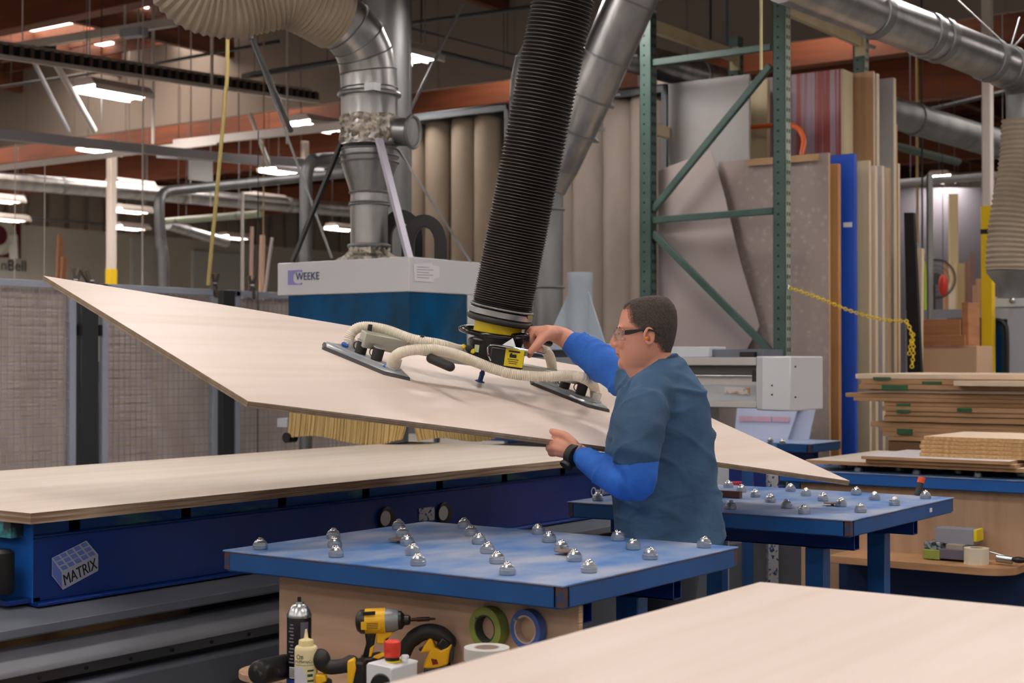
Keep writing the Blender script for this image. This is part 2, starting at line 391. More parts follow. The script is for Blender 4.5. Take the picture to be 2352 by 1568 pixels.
# finned bus track
t = thing('bus_track', 'dark finned bus track with pale edges below the roof', 'bus track', D(350, 170, 15.5))
A, B = D(-20, 112, 13.3), D(725, 222, 18)
MB().bar(A, B, .09, .09, (0, 0, 1)).build('track', dk, t)
MB().bar(A + Vector((.06, 0, -.07)), B + Vector((.06, 0, -.07)), .04, .04, (0, 0, 1)).build('edge_rail', railw, t)
MB().bar(A + Vector((-.06, 0, .08)), B + Vector((-.06, 0, .08)), .04, .03, (0, 0, 1)).build('edge_rail', railw, t)
m = MB()
for i in range(40):
    p = A.lerp(B, (i + .5) / 40); m.obox(p, (.06, 0, 0), (0, .02, 0), (0, 0, .05))
m.build('fins', mat('track_brown', '5A473E', .6), t)['kind'] = 'stuff'
# struts, straps, wires
for pa, pb, da, db, w, m_, lb, ct, nm in (
    ((72, 130), (157, 300), 15, 16.5, .05, railm, 'blue-grey diagonal strut at the upper left, left one', 'strut', 'diagonal_strut'),
    ((128, 146), (216, 300), 15, 16, .07, railw, 'whitish diagonal strut right of the blue-grey one', 'strut', 'diagonal_strut'),
    ((578, 88), (668, 300), 10.5, 11.5, .045, galvd, 'long bluish strut dropping from the beige flex hose', 'strut', 'diagonal_strut'),
    ((1063, 10), (944, 250), 13, 13, .03, galvd, 'thin grey brace crossing right of the grey pipe', 'strut', 'diagonal_strut'),
    ((574, 260), (618, 380), 17, 17, .05, railw, 'pale short brace left of the duct', 'strut', 'diagonal_strut'),
    ((930, 100), (1190, 165), 14, 17, .05, mdark, 'dark conduit sloping down right of the grey pipe', 'conduit', 'dark_conduit'),
    ((930, 62), (1200, 130), 15, 18, .025, mdark, 'thin dark conduit above the thicker one', 'conduit', 'dark_conduit'),
    ((930, 55), (1300, 5), 15, 13, .04, mdark, 'dark conduit rising right toward the black ribbed tube', 'conduit', 'dark_conduit'),
    ((560, 175), (790, 140), 17, 15, .07, mdark, 'dark conduit rising behind the silver elbow', 'conduit', 'dark_conduit'),
    ((350, 147), (640, 95), 18, 16, .04, mdark, 'dark sprinkler pipe between lamp and flex hose', 'conduit', 'dark_conduit'),
    ((0, 495), (240, 515), 30.5, 31.5, .05, mdark, 'thin dark pipe along the far left wall', 'conduit', 'dark_conduit'),
    ((0, 200), (230, 165), 20, 18, .04, mdark, 'dark sprinkler pipe at the far left', 'conduit', 'dark_conduit'),
    ((2055, 335), (2200, 372), 16, 17, .09, mat('dull_green', '55605A', .5), 'dark green tube below the right ducts', 'tube', 'green_tube'),
    ((1868, 60), (2010, 110), 15, 15, .04, railm, 'grey conduit behind the right rack beam', 'conduit', 'grey_conduit'),
    ((2060, 270), (2352, 200), 18, 15, .05, mdark, 'dark pipe above the lower right duct', 'conduit', 'dark_conduit'),
    ((2060, 420), (2352, 400), 17, 15, .08, railm, 'grey pipe crossing in the far right work area', 'conduit', 'grey_conduit')):
    a, b = lin3(pa, pb, da, db); o = MB().tube([a, b], w / 2, 8)
    if 'conduit' in nm and a.z < CZ - .5:
        for k_ in (.12, .85): q = a.lerp(b, k_); o.tube([q, Vector((q.x, q.y, CZ))], .004, 6)
    if pa == (578, 88): o.tube([a, Vector((a.x, a.y, CZ))], .012, 6)
    tag(o.build(nm, m_), lb, ct)
for px, py0, py1, d, r, m_, lb in (
    (52, -10, 95, 13, .006, railw, 'thin white hanging rod at the upper left corner'),
    (206, -10, 205, 15.9, .006, railw, 'thin white rod above the nearest lamp'),
    (287, 90, 160, 16, .012, railw, 'pale hanging rod over the bus track, left one'),
    (352, 80, 330, 17, .018, railw, 'pale vertical conduit beside the flex hose'),
    (318, 95, 200, 17, .01, railw, 'thin rod between the lamp and flex hose'),
    (487, 95, 195, 15, .016, railw, 'white drop pipe under the beige flex hose'),
    (233, 170, 290, 16, .005, mdark, 'fine dark wire under the nearest lamp'),
    (35, 330, 640, 15, .005, railw, 'fine pale wire at the far left'),
    (103, 380, 640, 14, .005, railw, 'fine pale wire left of the white column'),
    (328, 290, 620, 15, .008, railw, 'pale rod right of the white column'),
    (557, 440, 640, 14, .016, railw, 'thin pale post right of the green rope'),
    (593, 300, 640, 12, .004, black, 'fine black cable right of the green rope'),
    (606, 120, 560, 16, .008, mat('ochre', 'A68D5C', .6), 'ochre cord left of the duct'),
    (660, 130, 330, 17, .014, railw, 'pale conduit between rope and duct'),
    (1632, -10, 110, 13, .011, mdark, 'dark hanging rod behind the rack'),
    (1670, -10, 105, 13, .012, mat('rod_blue', '4E5F7C', .5), 'dull blue hanging rod behind the rack'),
    (1748, -10, 160, 9.6, .01, mat('rod_yellow', 'D6CF9B', .5), 'pale yellow rod left of the rack post'),
    (2165, 0, 60, 16, .015, mdark, 'dark hanging rod above the right duct'),
    (2117, 120, 700, 15, .01, mdark, 'dark rod right of the stacked boards'),
    (2106, 90, 560, 17, .016, mat('ochre', 'A68D5C', .6), 'ochre conduit right of the stacked boards'),
    (2135, 400, 640, 13, .03, galvd, 'grey drop hose in the far right work area')):
    a = D(px, py0, d); b = Vector((a.x, a.y, 0 if py1 >= 620 else D(px, py1, d).z)); a.z = CZ if (py0 < 300 or b.z > .1) else a.z
    tag(MB().tube([a, b], r, 8).build('hanging_rod', m_), lb, 'rod')
tag(MB().tube(catmull([Vector((*D(523, 60, 9).xy, CZ)), D(523, 60, 9), D(516, 230, 9), D(500, 420, 9), D(478, 655, 9)]), .012, 8).build('hanging_rope', mat('rope_olive', 'A3935A', .7)), 'olive green rope hanging left of the lamps', 'rope')
for px, py, py1, d in ((2190, 0, 90, 9), (2310, 100, 40, 9)):
    pass
t = thing('notice_board', 'small white notice hanging between two pale posts at left', 'notice', D(461, 390, 19))
a = D(461, 390, 19); MB().obox(a, (.02, 0, 0), (0, .19, 0), (0, 0, .14)).build('sheet', white, t)
for k in (-1, 1): MB().tube([Vector((a.x, a.y + .17*k, CZ)), a + Vector((0, .17*k, -.45))], .01, 6).build('post', railw, t)
# ---------------------------------------------------------------- boards leaning against the left wall
for i, (px, py0, py1, d, w, h, m_, lb) in enumerate((
    (135, 650, 540, 14, .05, .03, mat('wood_orange', 'A5714A', .6), 'rough orange plank standing behind the fence, taller'),
    (144, 650, 590, 13.9, .05, .03, mat('wood_orange', 'A5714A', .6), 'shorter orange plank behind the fence'),
    (600, 650, 540, 13, .04, .03, mat('wood_pale', 'D9B79C', .6), 'pale stick standing behind the fence near the green rope'),
    (611, 650, 545, 13, .02, .02, railw, 'thin white stick beside the pale wooden one'),
    (576, 650, 520, 13.4, .03, .02, mat('wood_rose', 'C2A198', .6), 'long rosy stick standing behind the fence'))):
    a = D(px, py0, d); b = D(px + (14 if i == 3 else 3), py1, d); a = a + (a - b) * ((a.z - .02) / max(.1, b.z - a.z))
    tag(MB().bar(a, b, w, h).build('leaning_plank', m_), lb, 'plank')
# ================================================================ FENCE (X = XF)
XF = -8.75
FZ = 2.0
film = glassy('fence_film', 'CFC0B5', .9, .5, 'E0D4CA')
def fence(p0, p1, label):
    y0, y1 = PX(p0, 660, XF).y, PX(p1, 660, XF).y
    t = thing('wire_fence', label, 'fence', (XF, (y0+y1)/2, 0)); w = .055
    f = MB(); f.box(XF - .02, XF + .02, y0, y1, FZ - .05, FZ); f.box(XF - .02, XF + .02, y0, y1, .1, .15)
    for yy in (y0, y1 - w): f.box(XF - .02, XF + .02, yy, yy + w, .1, FZ)
    f.build('frame', fencem, t, bevel=.004)
    g = MB(); yy = y0 + w
    while yy < y1 - w: g.box(XF + .012, XF + .017, yy - .0025, yy + .0025, .15, FZ - .05); yy += .052
    zz = .17
    while zz < FZ - .05: g.box(XF + .007, XF + .012, y0 + w, y1 - w, zz - .003, zz + .003); zz += .062
    g.build('wire_mesh', mesh_w, t, smooth=False)
    MB().box(XF - .03, XF - .024, y0 + .02, y1 - .02, .15, FZ - .06).build('film', film, t)
    return t
fence(-330, 172, 'left wire fence panel with blue-grey frame and cloudy film')
fence(232, 497, 'middle wire fence panel between the two dark posts')
fence(538, 830, 'right wire fence panel running behind the glazed hood')
for p, w, lb in ((180, .16, 'dark fence post right of the left mesh panel'), (506, .13, 'dark fence post between middle and right mesh panels'), (-345, .13, 'dark fence post beyond the left edge')):
    a = PX(p, 660, XF); t = thing('fence_post', lb, 'post', (XF, a.y + w/2, 0))
    MB().box(XF - .06, XF + .03, a.y, a.y + w, 0, FZ + .0).build('post', mat('post_dark', '35383D', .4), t, bevel=.006)
    for z in (1.62, .5):
        for yy in (a.y - .02, a.y + w): MB().box(XF + .0, XF + .04, yy, yy + .025, z, z + .08).build('bracket', black, t)
# things behind the film
for kk_, (px, py0, py1, w, hx, lb) in enumerate(((60, 850, 900, .6, '6B6664', 'grey machine housing seen blurred through the left fence film'), (330, 910, 985, 1.1, '6E5A52', 'brown stack seen blurred through the middle fence film'), (430, 830, 880, .5, '8A7F7C', 'grey round unit behind the middle fence film'), (60, 960, 990, .7, 'B08258', 'orange wood pile behind the left fence film'))):
    a = PX(px, py0, XF - .9); z0 = PX(px, py1, XF - .9).z
    tag(MB().box(XF - 1.3 - .45*kk_, XF - .9 - .45*kk_, a.y - w/2, a.y + w/2, 0, a.z).build('stored_goods', mat('goods_' + hx, hx, .7, col2='40383A', scale=(6, 6, 6)), bevel=.05), lb, 'goods')
# spring clamps on the fence rail
for px, py, tilt, lb in ((172, 628, .1, 'worn spring clamp gripping the fence rail, leftmost'), (210, 630, -.5, 'tilted spring clamp beside the leftmost one'), (492, 635, .05, 'spring clamp beside the dark fence post near the rope'), (578, 640, .0, 'spring clamp nearest to the glazed hood')):
    a = PX(px, py + 22, XF); t = thing('spring_clamp', lb, 'clamp', a)
    cm = mat('clamp_grey', '6E635C', .6, .3)
    for s_ in (-1, 1):
        q = a + Vector((0, 0, -.02)); e = a + Vector((0, s_*.03 + tilt*.15, .1)); MB().bar(q + Vector((0, s_*.004, 0)), e, .03, .012).build('handle', cm, t)
        MB().bar(a + Vector((s_*.02, 0, -.0)), a + Vector((s_*.026, 0, -.09)), .03, .01).build('jaw', cm, t)
    MB().cyl(a + Vector((0, -.02, .02)), a + Vector((0, .02, .02)), .012).build('spring', steel, t)
# ================================================================ DUST COLLECTOR (bag units)
YC = 10.94
ZC = PY(1050, 250, YC).z
bagm = mat('filter_bag', '9C8D7C', .85, col2='877866', scale=(3, 3, 1.2))
bagm2 = mat('filter_bag_pale', 'AFA399', .85, col2='9A8E84', scale=(3, 3, 1.2))
cframe = mat('collector_frame', '71777B', .5, .3)
def collector(px0, px1, bags, bm, label, bw):
    x0, x1 = PY(px0, 260, YC).x, PY(px1, 240, YC).x; zt = ZC
    t = thing('dust_collector', label, 'dust collector', ((x0+x1)/2, YC + .5, 0))
    f = MB(); f.box(x0, x1, YC, YC + .04, zt - .07, zt); f.box(x0, x0 + .05, YC, YC + .05, 0, zt); f.box(x1 - .05, x1, YC, YC + .05, 0, zt)
    f.box(x1 - .05, x1, YC + .95, YC + 1, 0, zt); f.box(x0, x0 + .05, YC + .95, YC + 1, 0, zt); f.box(x0, x1, YC, YC + 1, zt - .02, zt); f.box(x1 - .03, x1, YC, YC + 1, zt - .1, zt)
    f.box(x0, x1, YC - .02, YC + 1, .75, .85)
    f.build('frame', cframe, t, bevel=.006)
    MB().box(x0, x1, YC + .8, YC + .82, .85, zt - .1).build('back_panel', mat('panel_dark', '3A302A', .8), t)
    for px in bags:
        x = PY(px, 400, YC + .2).x; mm = MB(); n = 22
        prof = [(.02, .86), (bw*.7, .9), (bw, 1.0), (bw*1.015, 2.0), (bw, 3.0), (bw*1.01, zt - .12), (bw*.93, zt - .07), (bw*.5, zt - .06)]
        mm.lathe((x, YC + .2, 0), (0, 0, 1), prof, n).build('filter_bag', bm, t, ang=80)
    return t
collector(855, 1168, (900, 955, 1012, 1072, 1125), bagm, 'brown tall bag filter unit behind the duct and the glazed hood', .145)
collector(1190, 1530, (1235, 1296, 1357, 1428, 1490), bagm2, 'paler tall bag filter unit behind the man and the rack post', .165)
# ================================================================ CNC MACHINE
XN, XB = -3.885, -5.36            # near and far side of the bed
HX1, HX0, HY0, HY1 = -5.157, -6.147, 6.271, 7.13
t = cnc = thing('panel_router', 'long blue and grey woodworking machine under the lying sheet, with glazed hood', 'machine', (-4.6, 5, 0))
Y0, Y1 = 2.9, 8.2
b = MB(); b.prism([(XN, Y0, .70), (XN, Y0, .895), (XN + .012, Y0, .9), (XN + .012, Y0, .905), (XN - .05, Y0, .905), (XN - .05, Y0, .70)], (0, Y1 - Y0, 0))
b.box(XN - .02, XN + .035, Y0 - .005, Y1, .69, .70); b.box(XN - .06, XN - .0, Y0 - .09, Y0 + .03, .70, .715)
b.build('side_beam', bluedk, t, bevel=.002)
b = MB(); b.box(XN - .25, XN + .004, Y0 - .004, Y0, .70, .95); b.box(XN - .25, XN - .0, Y0, Y0 + .004, .9, .95); b.build('end_plate', mat('blue_end', '1D62BC', .35), t)
worn = mat('blue_rim_worn', '1C5DB4', .45, col2='5F9FA0', scale=(3, 3, 14), ramp=(.52, .66), detail=6)
yy = Y0; seg = MB(); k = 0
while yy < Y1:
    nx = yy + (.16 if k == 0 else .47); seg.box(XN - .035, XN - .03, yy + (.0 if k == 0 else .045), nx, .905, .946); yy = nx; k += 1
seg.build('upper_rim', worn, t)
MB().box(XB + .1, XN - .07, Y0 + .02, Y1, .82, .944).build('bed', dk, t)
teal = mat('bed_teal', '3E8F9A', .5, col2='16242C', scale=(12, 12, 12), ramp=(.45, .55))
MB().box(XB, XN - .04, Y0 - .05, Y0 + .02, .9, .95).build('bed_edge', teal, t)
# base covers below the beam, swept along Y
def sweep(pts, y0, y1, nm, m_, bev=0): return MB().prism([(x, y0, z) for x, z in pts], (0, y1 - y0, 0)).build(nm, m_, t, bevel=bev)
sweep([(XN - .05, .692), (-3.70, .668), (-3.70, .640), (-3.715, .634), (XN - .05, .634)], -1.5, Y1, 'sloped_cover', mgrey, .003)
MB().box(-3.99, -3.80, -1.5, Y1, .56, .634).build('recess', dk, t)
o = MB(); yy = -1.4
while yy < Y1: o.box(-3.80, -3.785, yy, yy + .8, .575, .634); yy += 1.35
o.build('plank_strip', mat('plank_brown', 'A27E52', .6, col2='3E3028', scale=(2, 2, 2), ramp=(.42, .6)), t)['kind'] = 'stuff'
sweep([(-3.80, .60), (-3.76, .598), (-3.69, .556), (-3.685, .545), (-3.685, .53), (-3.80, .53)], -1.5, Y1, 'rail_cover', mat('machine_grey_warm', '83868F', .45), .004)
MB().box(-3.75, -3.69, -1.5, Y1, .50, .53).build('rail', mat('rail_steel', '55565A', .3, .8), t)
o = MB()
for i in range(60): o.cyl((-3.69, -1.3 + .17*i, .515), (-3.686, -1.3 + .17*i, .515), .006, n=10)
o.build('rail_screws', dk, t)['kind'] = 'stuff'
MB().box(-3.8, -3.74, -1.5, Y1, .46, .53).build('rail_recess', mdark, t)
MB().box(-3.9, -3.66, -1.5, Y1, .03, .475).build('base_cover', mgrey, t, bevel=.01)
MB().box(XB, -3.9, -1.5, Y1, .03, .60).build('base_body', mgrey, t)
for yy in (1.2, 3.55): 
    MB().lathe((-3.66, yy, .3), (1, 0, 0), [(.085, 0), (.085, .004), (.065, .006), (.06, .002), (.001, .002)], 32).build('round_port', mat('port_grey', '4A4A50', .5), t)
# left end block beyond the beam
MB().box(XB - .2, -3.97, -1.5, Y0 - .12, .60, .87).build('end_housing', mwhite, t, bevel=.01)
MB().box(XB - .2, -3.93, Y0 - .5, Y0 - .1, .87, .9).build('end_ledge', mat('ledge_grey', 'B8BCC4', .4), t, bevel=.004)
MB().lathe(PX(6, 1363, -3.92), (0, 0, 1), [(.03, 0), (.035, .01), (.035, .125), (.02, .135)], 20).build('cable_gland', black, t)
# badge MATRIX: a cube-grid emblem on the beam
bx = XN + .002
def bp(px, py, k=0): return PX(px, py, bx + k)
emb = MB().prism([bp(119, 1281), bp(198, 1241), bp(225, 1273), bp(225, 1310), bp(144, 1354), bp(119, 1322)], (.0015, 0, 0)).build('emblem', mat('emblem_grey', 'A6ACC0', .5), t)
q = MB().prism([bp(120.5, 1285, .002), bp(141, 1314, .002), bp(142, 1349, .002), bp(120.5, 1320, .002)], (.001, 0, 0)).build('emblem_side', mat('emblem_blue', '5E77C4', .5), emb)
o = MB()
for i in range(5):
    for j in range(3):
        c0 = Vector((131 + i*15.7 + j*8.2, 1282.5 - i*7.9 + j*10.2)); dx = Vector((12.5, -5.5)) if 0 else Vector((12, -5.2)); dy = Vector((6, 7.6))
        o.prism([bp(*(c0 - dx/2 - dy/2), .002), bp(*(c0 + dx/2 - dy/2), .002), bp(*(c0 + dx/2 + dy/2), .002), bp(*(c0 - dx/2 + dy/2), .002)], (.001, 0, 0))
o.build('emblem_cells', mat('emblem_blue', '5E77C4', .5), emb)
d = (bp(222, 1300) - bp(146, 1341)); text('lettering', 'MATRIX', .05, bp(148, 1345, .003), d, Vector((0, 0, 1)) - d.normalized()*d.normalized().z, inkb, emb, sx=.75, shear=.1)
text('lettering', 'Optimat', .06, bp(1357, 1139, .003), (0, 1, 0), (0, 0, 1), mat('letter_white', 'CFD8E8', .5), t)
for px, py in ((885, 1190), (1018, 1178)):
    g = MB().lathe(bp(px, py, 0), (1, 0, 0), [(.047, 0), (.047, .012), (.04, .014)], 28).build('gauge', black, t)
    MB().lathe(bp(px, py, .0145), (1, 0, 0), [(.03, 0), (.03, .002), (.005, .003)], 24).build('dial', mat('dial_white', 'B9B6B4', .5), g)
MB().prism([bp(962, 1167, .001), bp(998, 1163, .001), bp(998, 1194, .001), bp(962, 1196, .001)], (.001, 0, 0)).build('rating_label', mat('label_worn', 'AEB0B4', .6, col2='12356E', scale=(60, 60, 60), ramp=(.55, .6)), t)
# hood
hd = MB().box(HX0, HX1, HY0, HY1, 1.818, 2.008).build('hood', mat('hood_white', 'C9CBD0', .4), t, bevel=.006)
MB().box(HX1 - .04, HX1, HY1 - .33, HY1, 1.18, 1.818).build('hood_side', mat('hood_white', 'C9CBD0', .4), t, bevel=.004)
MB().box(HX0, HX1 - .04, HY1 - .03, HY1, 1.18, 1.818).build('hood_back', mgrey, t)
strip = glassy('blue_strip', '0E5C94', .74, .12, '1A4766')
MB().box(HX0 + .08, HX1 - .01, HY0 + .01, HY0 + .016, 1.1, 1.82).build('blue_window', strip, t)
MB().box(HX1 - .016, HX1 - .01, HY0 + .016, HY1 - .33, 1.1, 1.82).build('blue_window', strip, t)
MB().box(HX0 + .35, HX0 + .75, HY0 + .35, HY0 + .65, 1.25, 1.75).build('spindle_head', mat('head_grey', '8FA7B8', .5), t, bevel=.01)
MB().cyl((HX0 + .55, HY0 + .3, 1.0), (HX0 + .55, HY0 + .3, 1.45), .07).build('spindle', steel, t)
# hanging bristle skirt
brm = mat('bristles', 'CDB57C', .6, col2='B89B5E', scale=(60, 60, 3), ramp=(.3, .7))
o = MB(); z0, z1 = .995, 1.22
def bris(a, b, curl0, curl1, n):
    a, b = Vector(a), Vector(b); d = b - a; nrm = Vector((d.y, -d.x, 0)).normalized()
    for i in range(n):
        s_ = (i + .5) / n; p = a + d*s_; w = d / n * .85; j = random.uniform(-.006, .006); cu = curl0*max(0, 1 - s_*7) - curl1*max(0, 1 - (1 - s_)*7)
        zb = z0 + .018*math.sin(s_*7) + random.uniform(0, .006) + .02*abs(cu)/.08
        rings = []
        for k in range(5):
            u = k / 4; q = p + nrm*(j + .02*u*u) + d.normalized()*(cu*u*u); q = Vector((q.x, q.y, z1 + (zb - z1)*u)); rings.append([q - w/2 - nrm*.003, q + w/2 - nrm*.003, q + w/2 + nrm*.003, q - w/2 + nrm*.003])
        o.loft(rings)
bris((HX0 + .1, HY0 + .0, 0), (HX1 - .01, HY0, 0), 0, .03, 110); bris((HX0 + .1, HY0 + .012, 0), (HX1 - .015, HY0 + .012, 0), 0, .03, 93); bris((HX1, HY0 + .02, 0), (HX1, HY1 + .05, 0), .04, 0, 100); bris((HX1 - .012, HY0 + .03, 0), (HX1 - .012, HY1 + .05, 0), .03, 0, 87)
o.build('bristle_skirt', brm, t)['kind'] = 'stuff'
MB().box(HX0 + .08, HX1 - .02, HY0 + .012, HY1 - .1, 1.2, 1.23).build('skirt_rail', mdark, t)
MB().box(HX0 + .02, HX0 + .1, HY0 - .02, HY0 + .06, 1.06, 1.11).build('skirt_bracket', mat('ledge_grey', 'B8BCC4', .4), t)
MB().cyl((HX0 + .1, HY0 - .03, 1.0), (HX0 + .1, HY0 + .04, 1.0), .03).build('skirt_roller', black, t)
# papers on the hood, logo
p0 = lambda px, py, k=.003: PX(px, py, HX1 + k)
MB().prism([p0(949, 606), p0(993, 604), p0(993, 609), p0(1009, 612), p0(1009, 637), p0(996, 640), p0(996, 648), p0(952, 645)], (.001, 0, 0)).build('notice', paper, t)
for i in range(5): MB().prism([p0(958, 612 + i*6, .005), p0(985 + 10*(i % 2), 613.5 + i*6, .005), p0(985 + 10*(i % 2), 615 + i*6, .005), p0(958, 613.5 + i*6, .005)], (.0005, 0, 0)).build('print_line', mat('print_grey', '8F8DA0', .6), t)
lp = lambda px, py, k=.002: PY(px, py, HY0 - k)
lm = mat('logo_lilac', '8480C4', .5)
lg = MB().prism([lp(661.5, 621), lp(673, 620.5), lp(673, 654), lp(661.5, 654)], (0, -.0015, 0)).build('logo', lm, t)
MB().prism([lp(673, 620.5), lp(694, 619.5), lp(694, 625), lp(686, 623.5), lp(678, 626), lp(673, 631)], (0, -.0015, 0)).build('logo', lm, t)
MB().prism([lp(673, 654), lp(673, 644), lp(678, 650), lp(686, 652), lp(694, 649), lp(694, 653.5)], (0, -.0015, 0)).build('logo', lm, t)
text('lettering', 'WEEKE', .062, lp(679, 643.5, .004), (1, 0, 0), (0, 0, 1), mat('logo_navy', '34406E', .5), t, sx=.93)
# gantry beam and end cover
YG = 7.2; gx1 = PY(1745, 870, YG).x; gx2 = PY(1833, 870, YG).x
zt, zb = PY(1700, 820, YG).z, PY(1700, 936, YG).z
g = MB(); g.box(-6.3, gx1, YG + .02, YG + .3, zb, zt); g.box(-6.3, gx1, YG - .04, YG + .04, zt - .045, zt); g.box(-6.3, gx1, YG - .04, YG + .04, zb, zb + .035)
g.build('gantry', alum, t, bevel=.004)
MB().box(-6.3, gx1, YG + .0, YG + .021, zb + .035, zb + .12).build('gantry_panel', mat('panel_grey', 'A2A8AC', .4), t)
MB().cyl((-6.3, YG - .01, zt - .1), (gx1, YG - .01, zt - .1), .008).build('lead_screw', steel, t)
MB().box(gx1 - .03, gx1, YG - .03, YG, zt - .13, zt - .07).build('end_stop', black, t)
MB().box(-6.3, gx1, YG + .0, YG + .022, zt - .09, zt - .045).build('gantry_strip', mat('strip_dark', '4A4A4A', .4), t)
MB().prism([(gx1 - .005, YG + .32, zb - .01), (gx1 - .005, YG - .03, zb - .01), (gx1 + .06, YG - .09, zb - .01), (gx2, YG - .09, zb - .01), (gx2, YG + .32, zb - .01)], (0, 0, zt - zb + .015)).build('end_cover', mat('cover_white', 'CBCED4', .4), t, bevel=.008)
for px, py in ((1830, 842), (1830, 912), (1776, 885), (1776, 906)): MB().cyl(PY(px - 3, py, YG - .09), PY(px - 3, py, YG - .094), .005, n=10).build('screw', black, t)
lbp = lambda px, py: PY(px, py, YG - .004)
MB().prism([lbp(1664, 888), lbp(1722, 890), lbp(1722, 908), lbp(1664, 902)], (0, .003, 0)).build('stained_label', mat('label_stain', 'BDB8B8', .6, col2='97714C', scale=(20, 20, 20), ramp=(.5, .6)), t)
a = PY(1545, 814, YG + .1); b2 = PY(1648, 796, YG + .1)
MB().box(a.x, b2.x, YG, YG + .2, zt + .0, b2.z).build('top_box', mwhite, t, bevel=.004)
a = PY(1718, 820, YG + .1); b2 = PY(1750, 808, YG + .1); MB().box(a.x, b2.x, YG, YG + .12, zt, b2.z).build('top_sensor', black, t)
# slotted tube with gussets standing on the gantry
gz = PY(1332, 790, YG + .15).z; tp = PY(1332, 626, YG + .15); tw = mat('tube_grey', 'A9B6C2', .4)
MB().lathe((tp.x, tp.y, gz), (0, 0, 1), [(.073, 0), (.073, tp.z - gz - .06), (.076, tp.z - gz - .055), (.076, tp.z - gz), (.068, tp.z - gz), (.066, tp.z - gz - .15)], 32).build('stand_tube', tw, t)
for v, hgt in ((-R0*.95 + F0*.3, .30), (R0*.66 - F0*.75, .31), (R0*.5 + F0*.86, .28)):
    c0 = Vector((tp.x, tp.y, gz)); s_ = Vector((-v.y, v.x, 0))*.004
    MB().prism([c0 + v*.07 - s_, c0 + v*.205 - s_, c0 + v*.205 - s_ + UP*.012, c0 + v*.07 - s_ + UP*hgt], s_*2).build('gusset', tw, t)
MB().box(tp.x - .28, tp.x + .24, tp.y - .2, tp.y + .16, gz - .035, gz).build('stand_plate', tw, t, bevel=.003)
MB().box(tp.x - .28, gx1, YG + .04, YG + .28, zt, gz - .035).build('stand_base', mgrey, t)
# lying sheets on the bed
sh = MB(); nx, ny = 6, 40
o = MB().box(XB, XN + .085, 2.83, 6.55, .952, .968).build('plywood_sheet', [plyedge2], bevel=.001)
tag(o, 'lower plywood sheet lying on the machine, thin edge showing under the top one', 'plywood sheet', None)
def sheet(name, x0, x1, y0, y1, z0, z1, face, edge, label, cat='plywood sheet', bow=0, group=None, n=14):
    m_ = MB(); me_v = []; 
    for k, z in ((0, z0), (1, z1)):
        for j in range(n + 1):
            for i in range(n + 1): me_v.append((lerp(x0, x1, i/n), lerp(y0, y1, j/n), z + bow*math.sin(math.pi*j/n)*1.0))
    N = (n + 1)**2; Fc = []
    for j in range(n):
        for i in range(n):
            a = j*(n+1) + i; Fc.append((a, a + n + 1, a + n + 2, a + 1)); Fc.append((N + a, N + a + 1, N + a + n + 2, N + a + n + 1))
    nf = len(Fc)
    for i in range(n):
        a = i; Fc.append((a, a + 1, N + a + 1, N + a)); a = n*(n+1) + i; Fc.append((a + 1, a, N + a, N + a + 1))
        a = i*(n+1); Fc.append((a + n + 1, a, N + a, N + a + n + 1)); a = i*(n+1) + n; Fc.append((a, a + n + 1, N + a + n + 1, N + a))
    m_.add(me_v, Fc); o = m_.build(name, [face, edge], ang=30)
    for p in o.data.polygons[nf:]: p.material_index = 1
    if label: tag(o, label, cat, group)
    return o
sheet('plywood_sheet', XB, XN + .085, 2.83, 6.55, .968, .986, veneer2, plyedge2, 'upper pale plywood sheet lying on the long blue machine')
# ================================================================ HOOD DUCT AND FLEX HOSE
dx = D(848, 585, 8.62); cx, cy = dx.x, dx.y
t = thing('extraction_duct', 'silver round extraction duct rising from the hood and bending left', 'duct', (cx, cy, 2.01))
zp = lambda py: D(848, py, 8.62).z
MB().lathe((cx, cy, 0), (0, 0, 1), [(.108, 2.01), (.108, zp(500)), (.11, zp(470)), (.108, zp(445)), (.112, zp(443)), (.112, zp(440)), (.164, zp(375)), (.164, zp(345))], 36).build('lower_neck', galv, t)
o = MB()
for py, r in ((471, .117), (466, .113), (443, .115), (374, .168), (360, .168), (345, .168)): o.ring((cx, cy, zp(py)), (0, 0, 1), r, .006, n=36, m=6)
o.build('seam_rings', galvd, t)
MB().lathe((cx, cy, 0), (0, 0, 1), [(.167, zp(335)), (.163, zp(330)), (.163, zp(232)), (.165, zp(225))], 36).build('middle_tube', galv, t)
def crumple(prof, nm, amp, n=48, seed=0, c=(cx, cy)):
    o = MB(); rings = []
    for r, z in prof: rings.append([Vector((c[0] + (r + amp*noise.noise(Vector((k*.9, z*40, seed))))*math.cos(2*math.pi*k/n), c[1] + (r + amp*noise.noise(Vector((k*.9, z*40, seed))))*math.sin(2*math.pi*k/n), z + amp*.5*noise.noise(Vector((k*.7, z*30, seed + 5))))) for k in range(n)])
    return o.loft(rings).build(nm, foil, t, ang=25)
crumple([(.168, zp(330) + i*(zp(268) - zp(330))/8) for i in range(9)], 'foil_wrap', .022)
crumple([(.2, 2.01), (.18, 2.03), (.14, 2.05), (.125, 2.06), (.115, 2.08), (.112, 2.1)], 'foil_base', .03, seed=9)
MB().ring((cx, cy, zp(565)), (0, 0, 1), .115, .012, n=32).build('base_clamp', galvd, t)
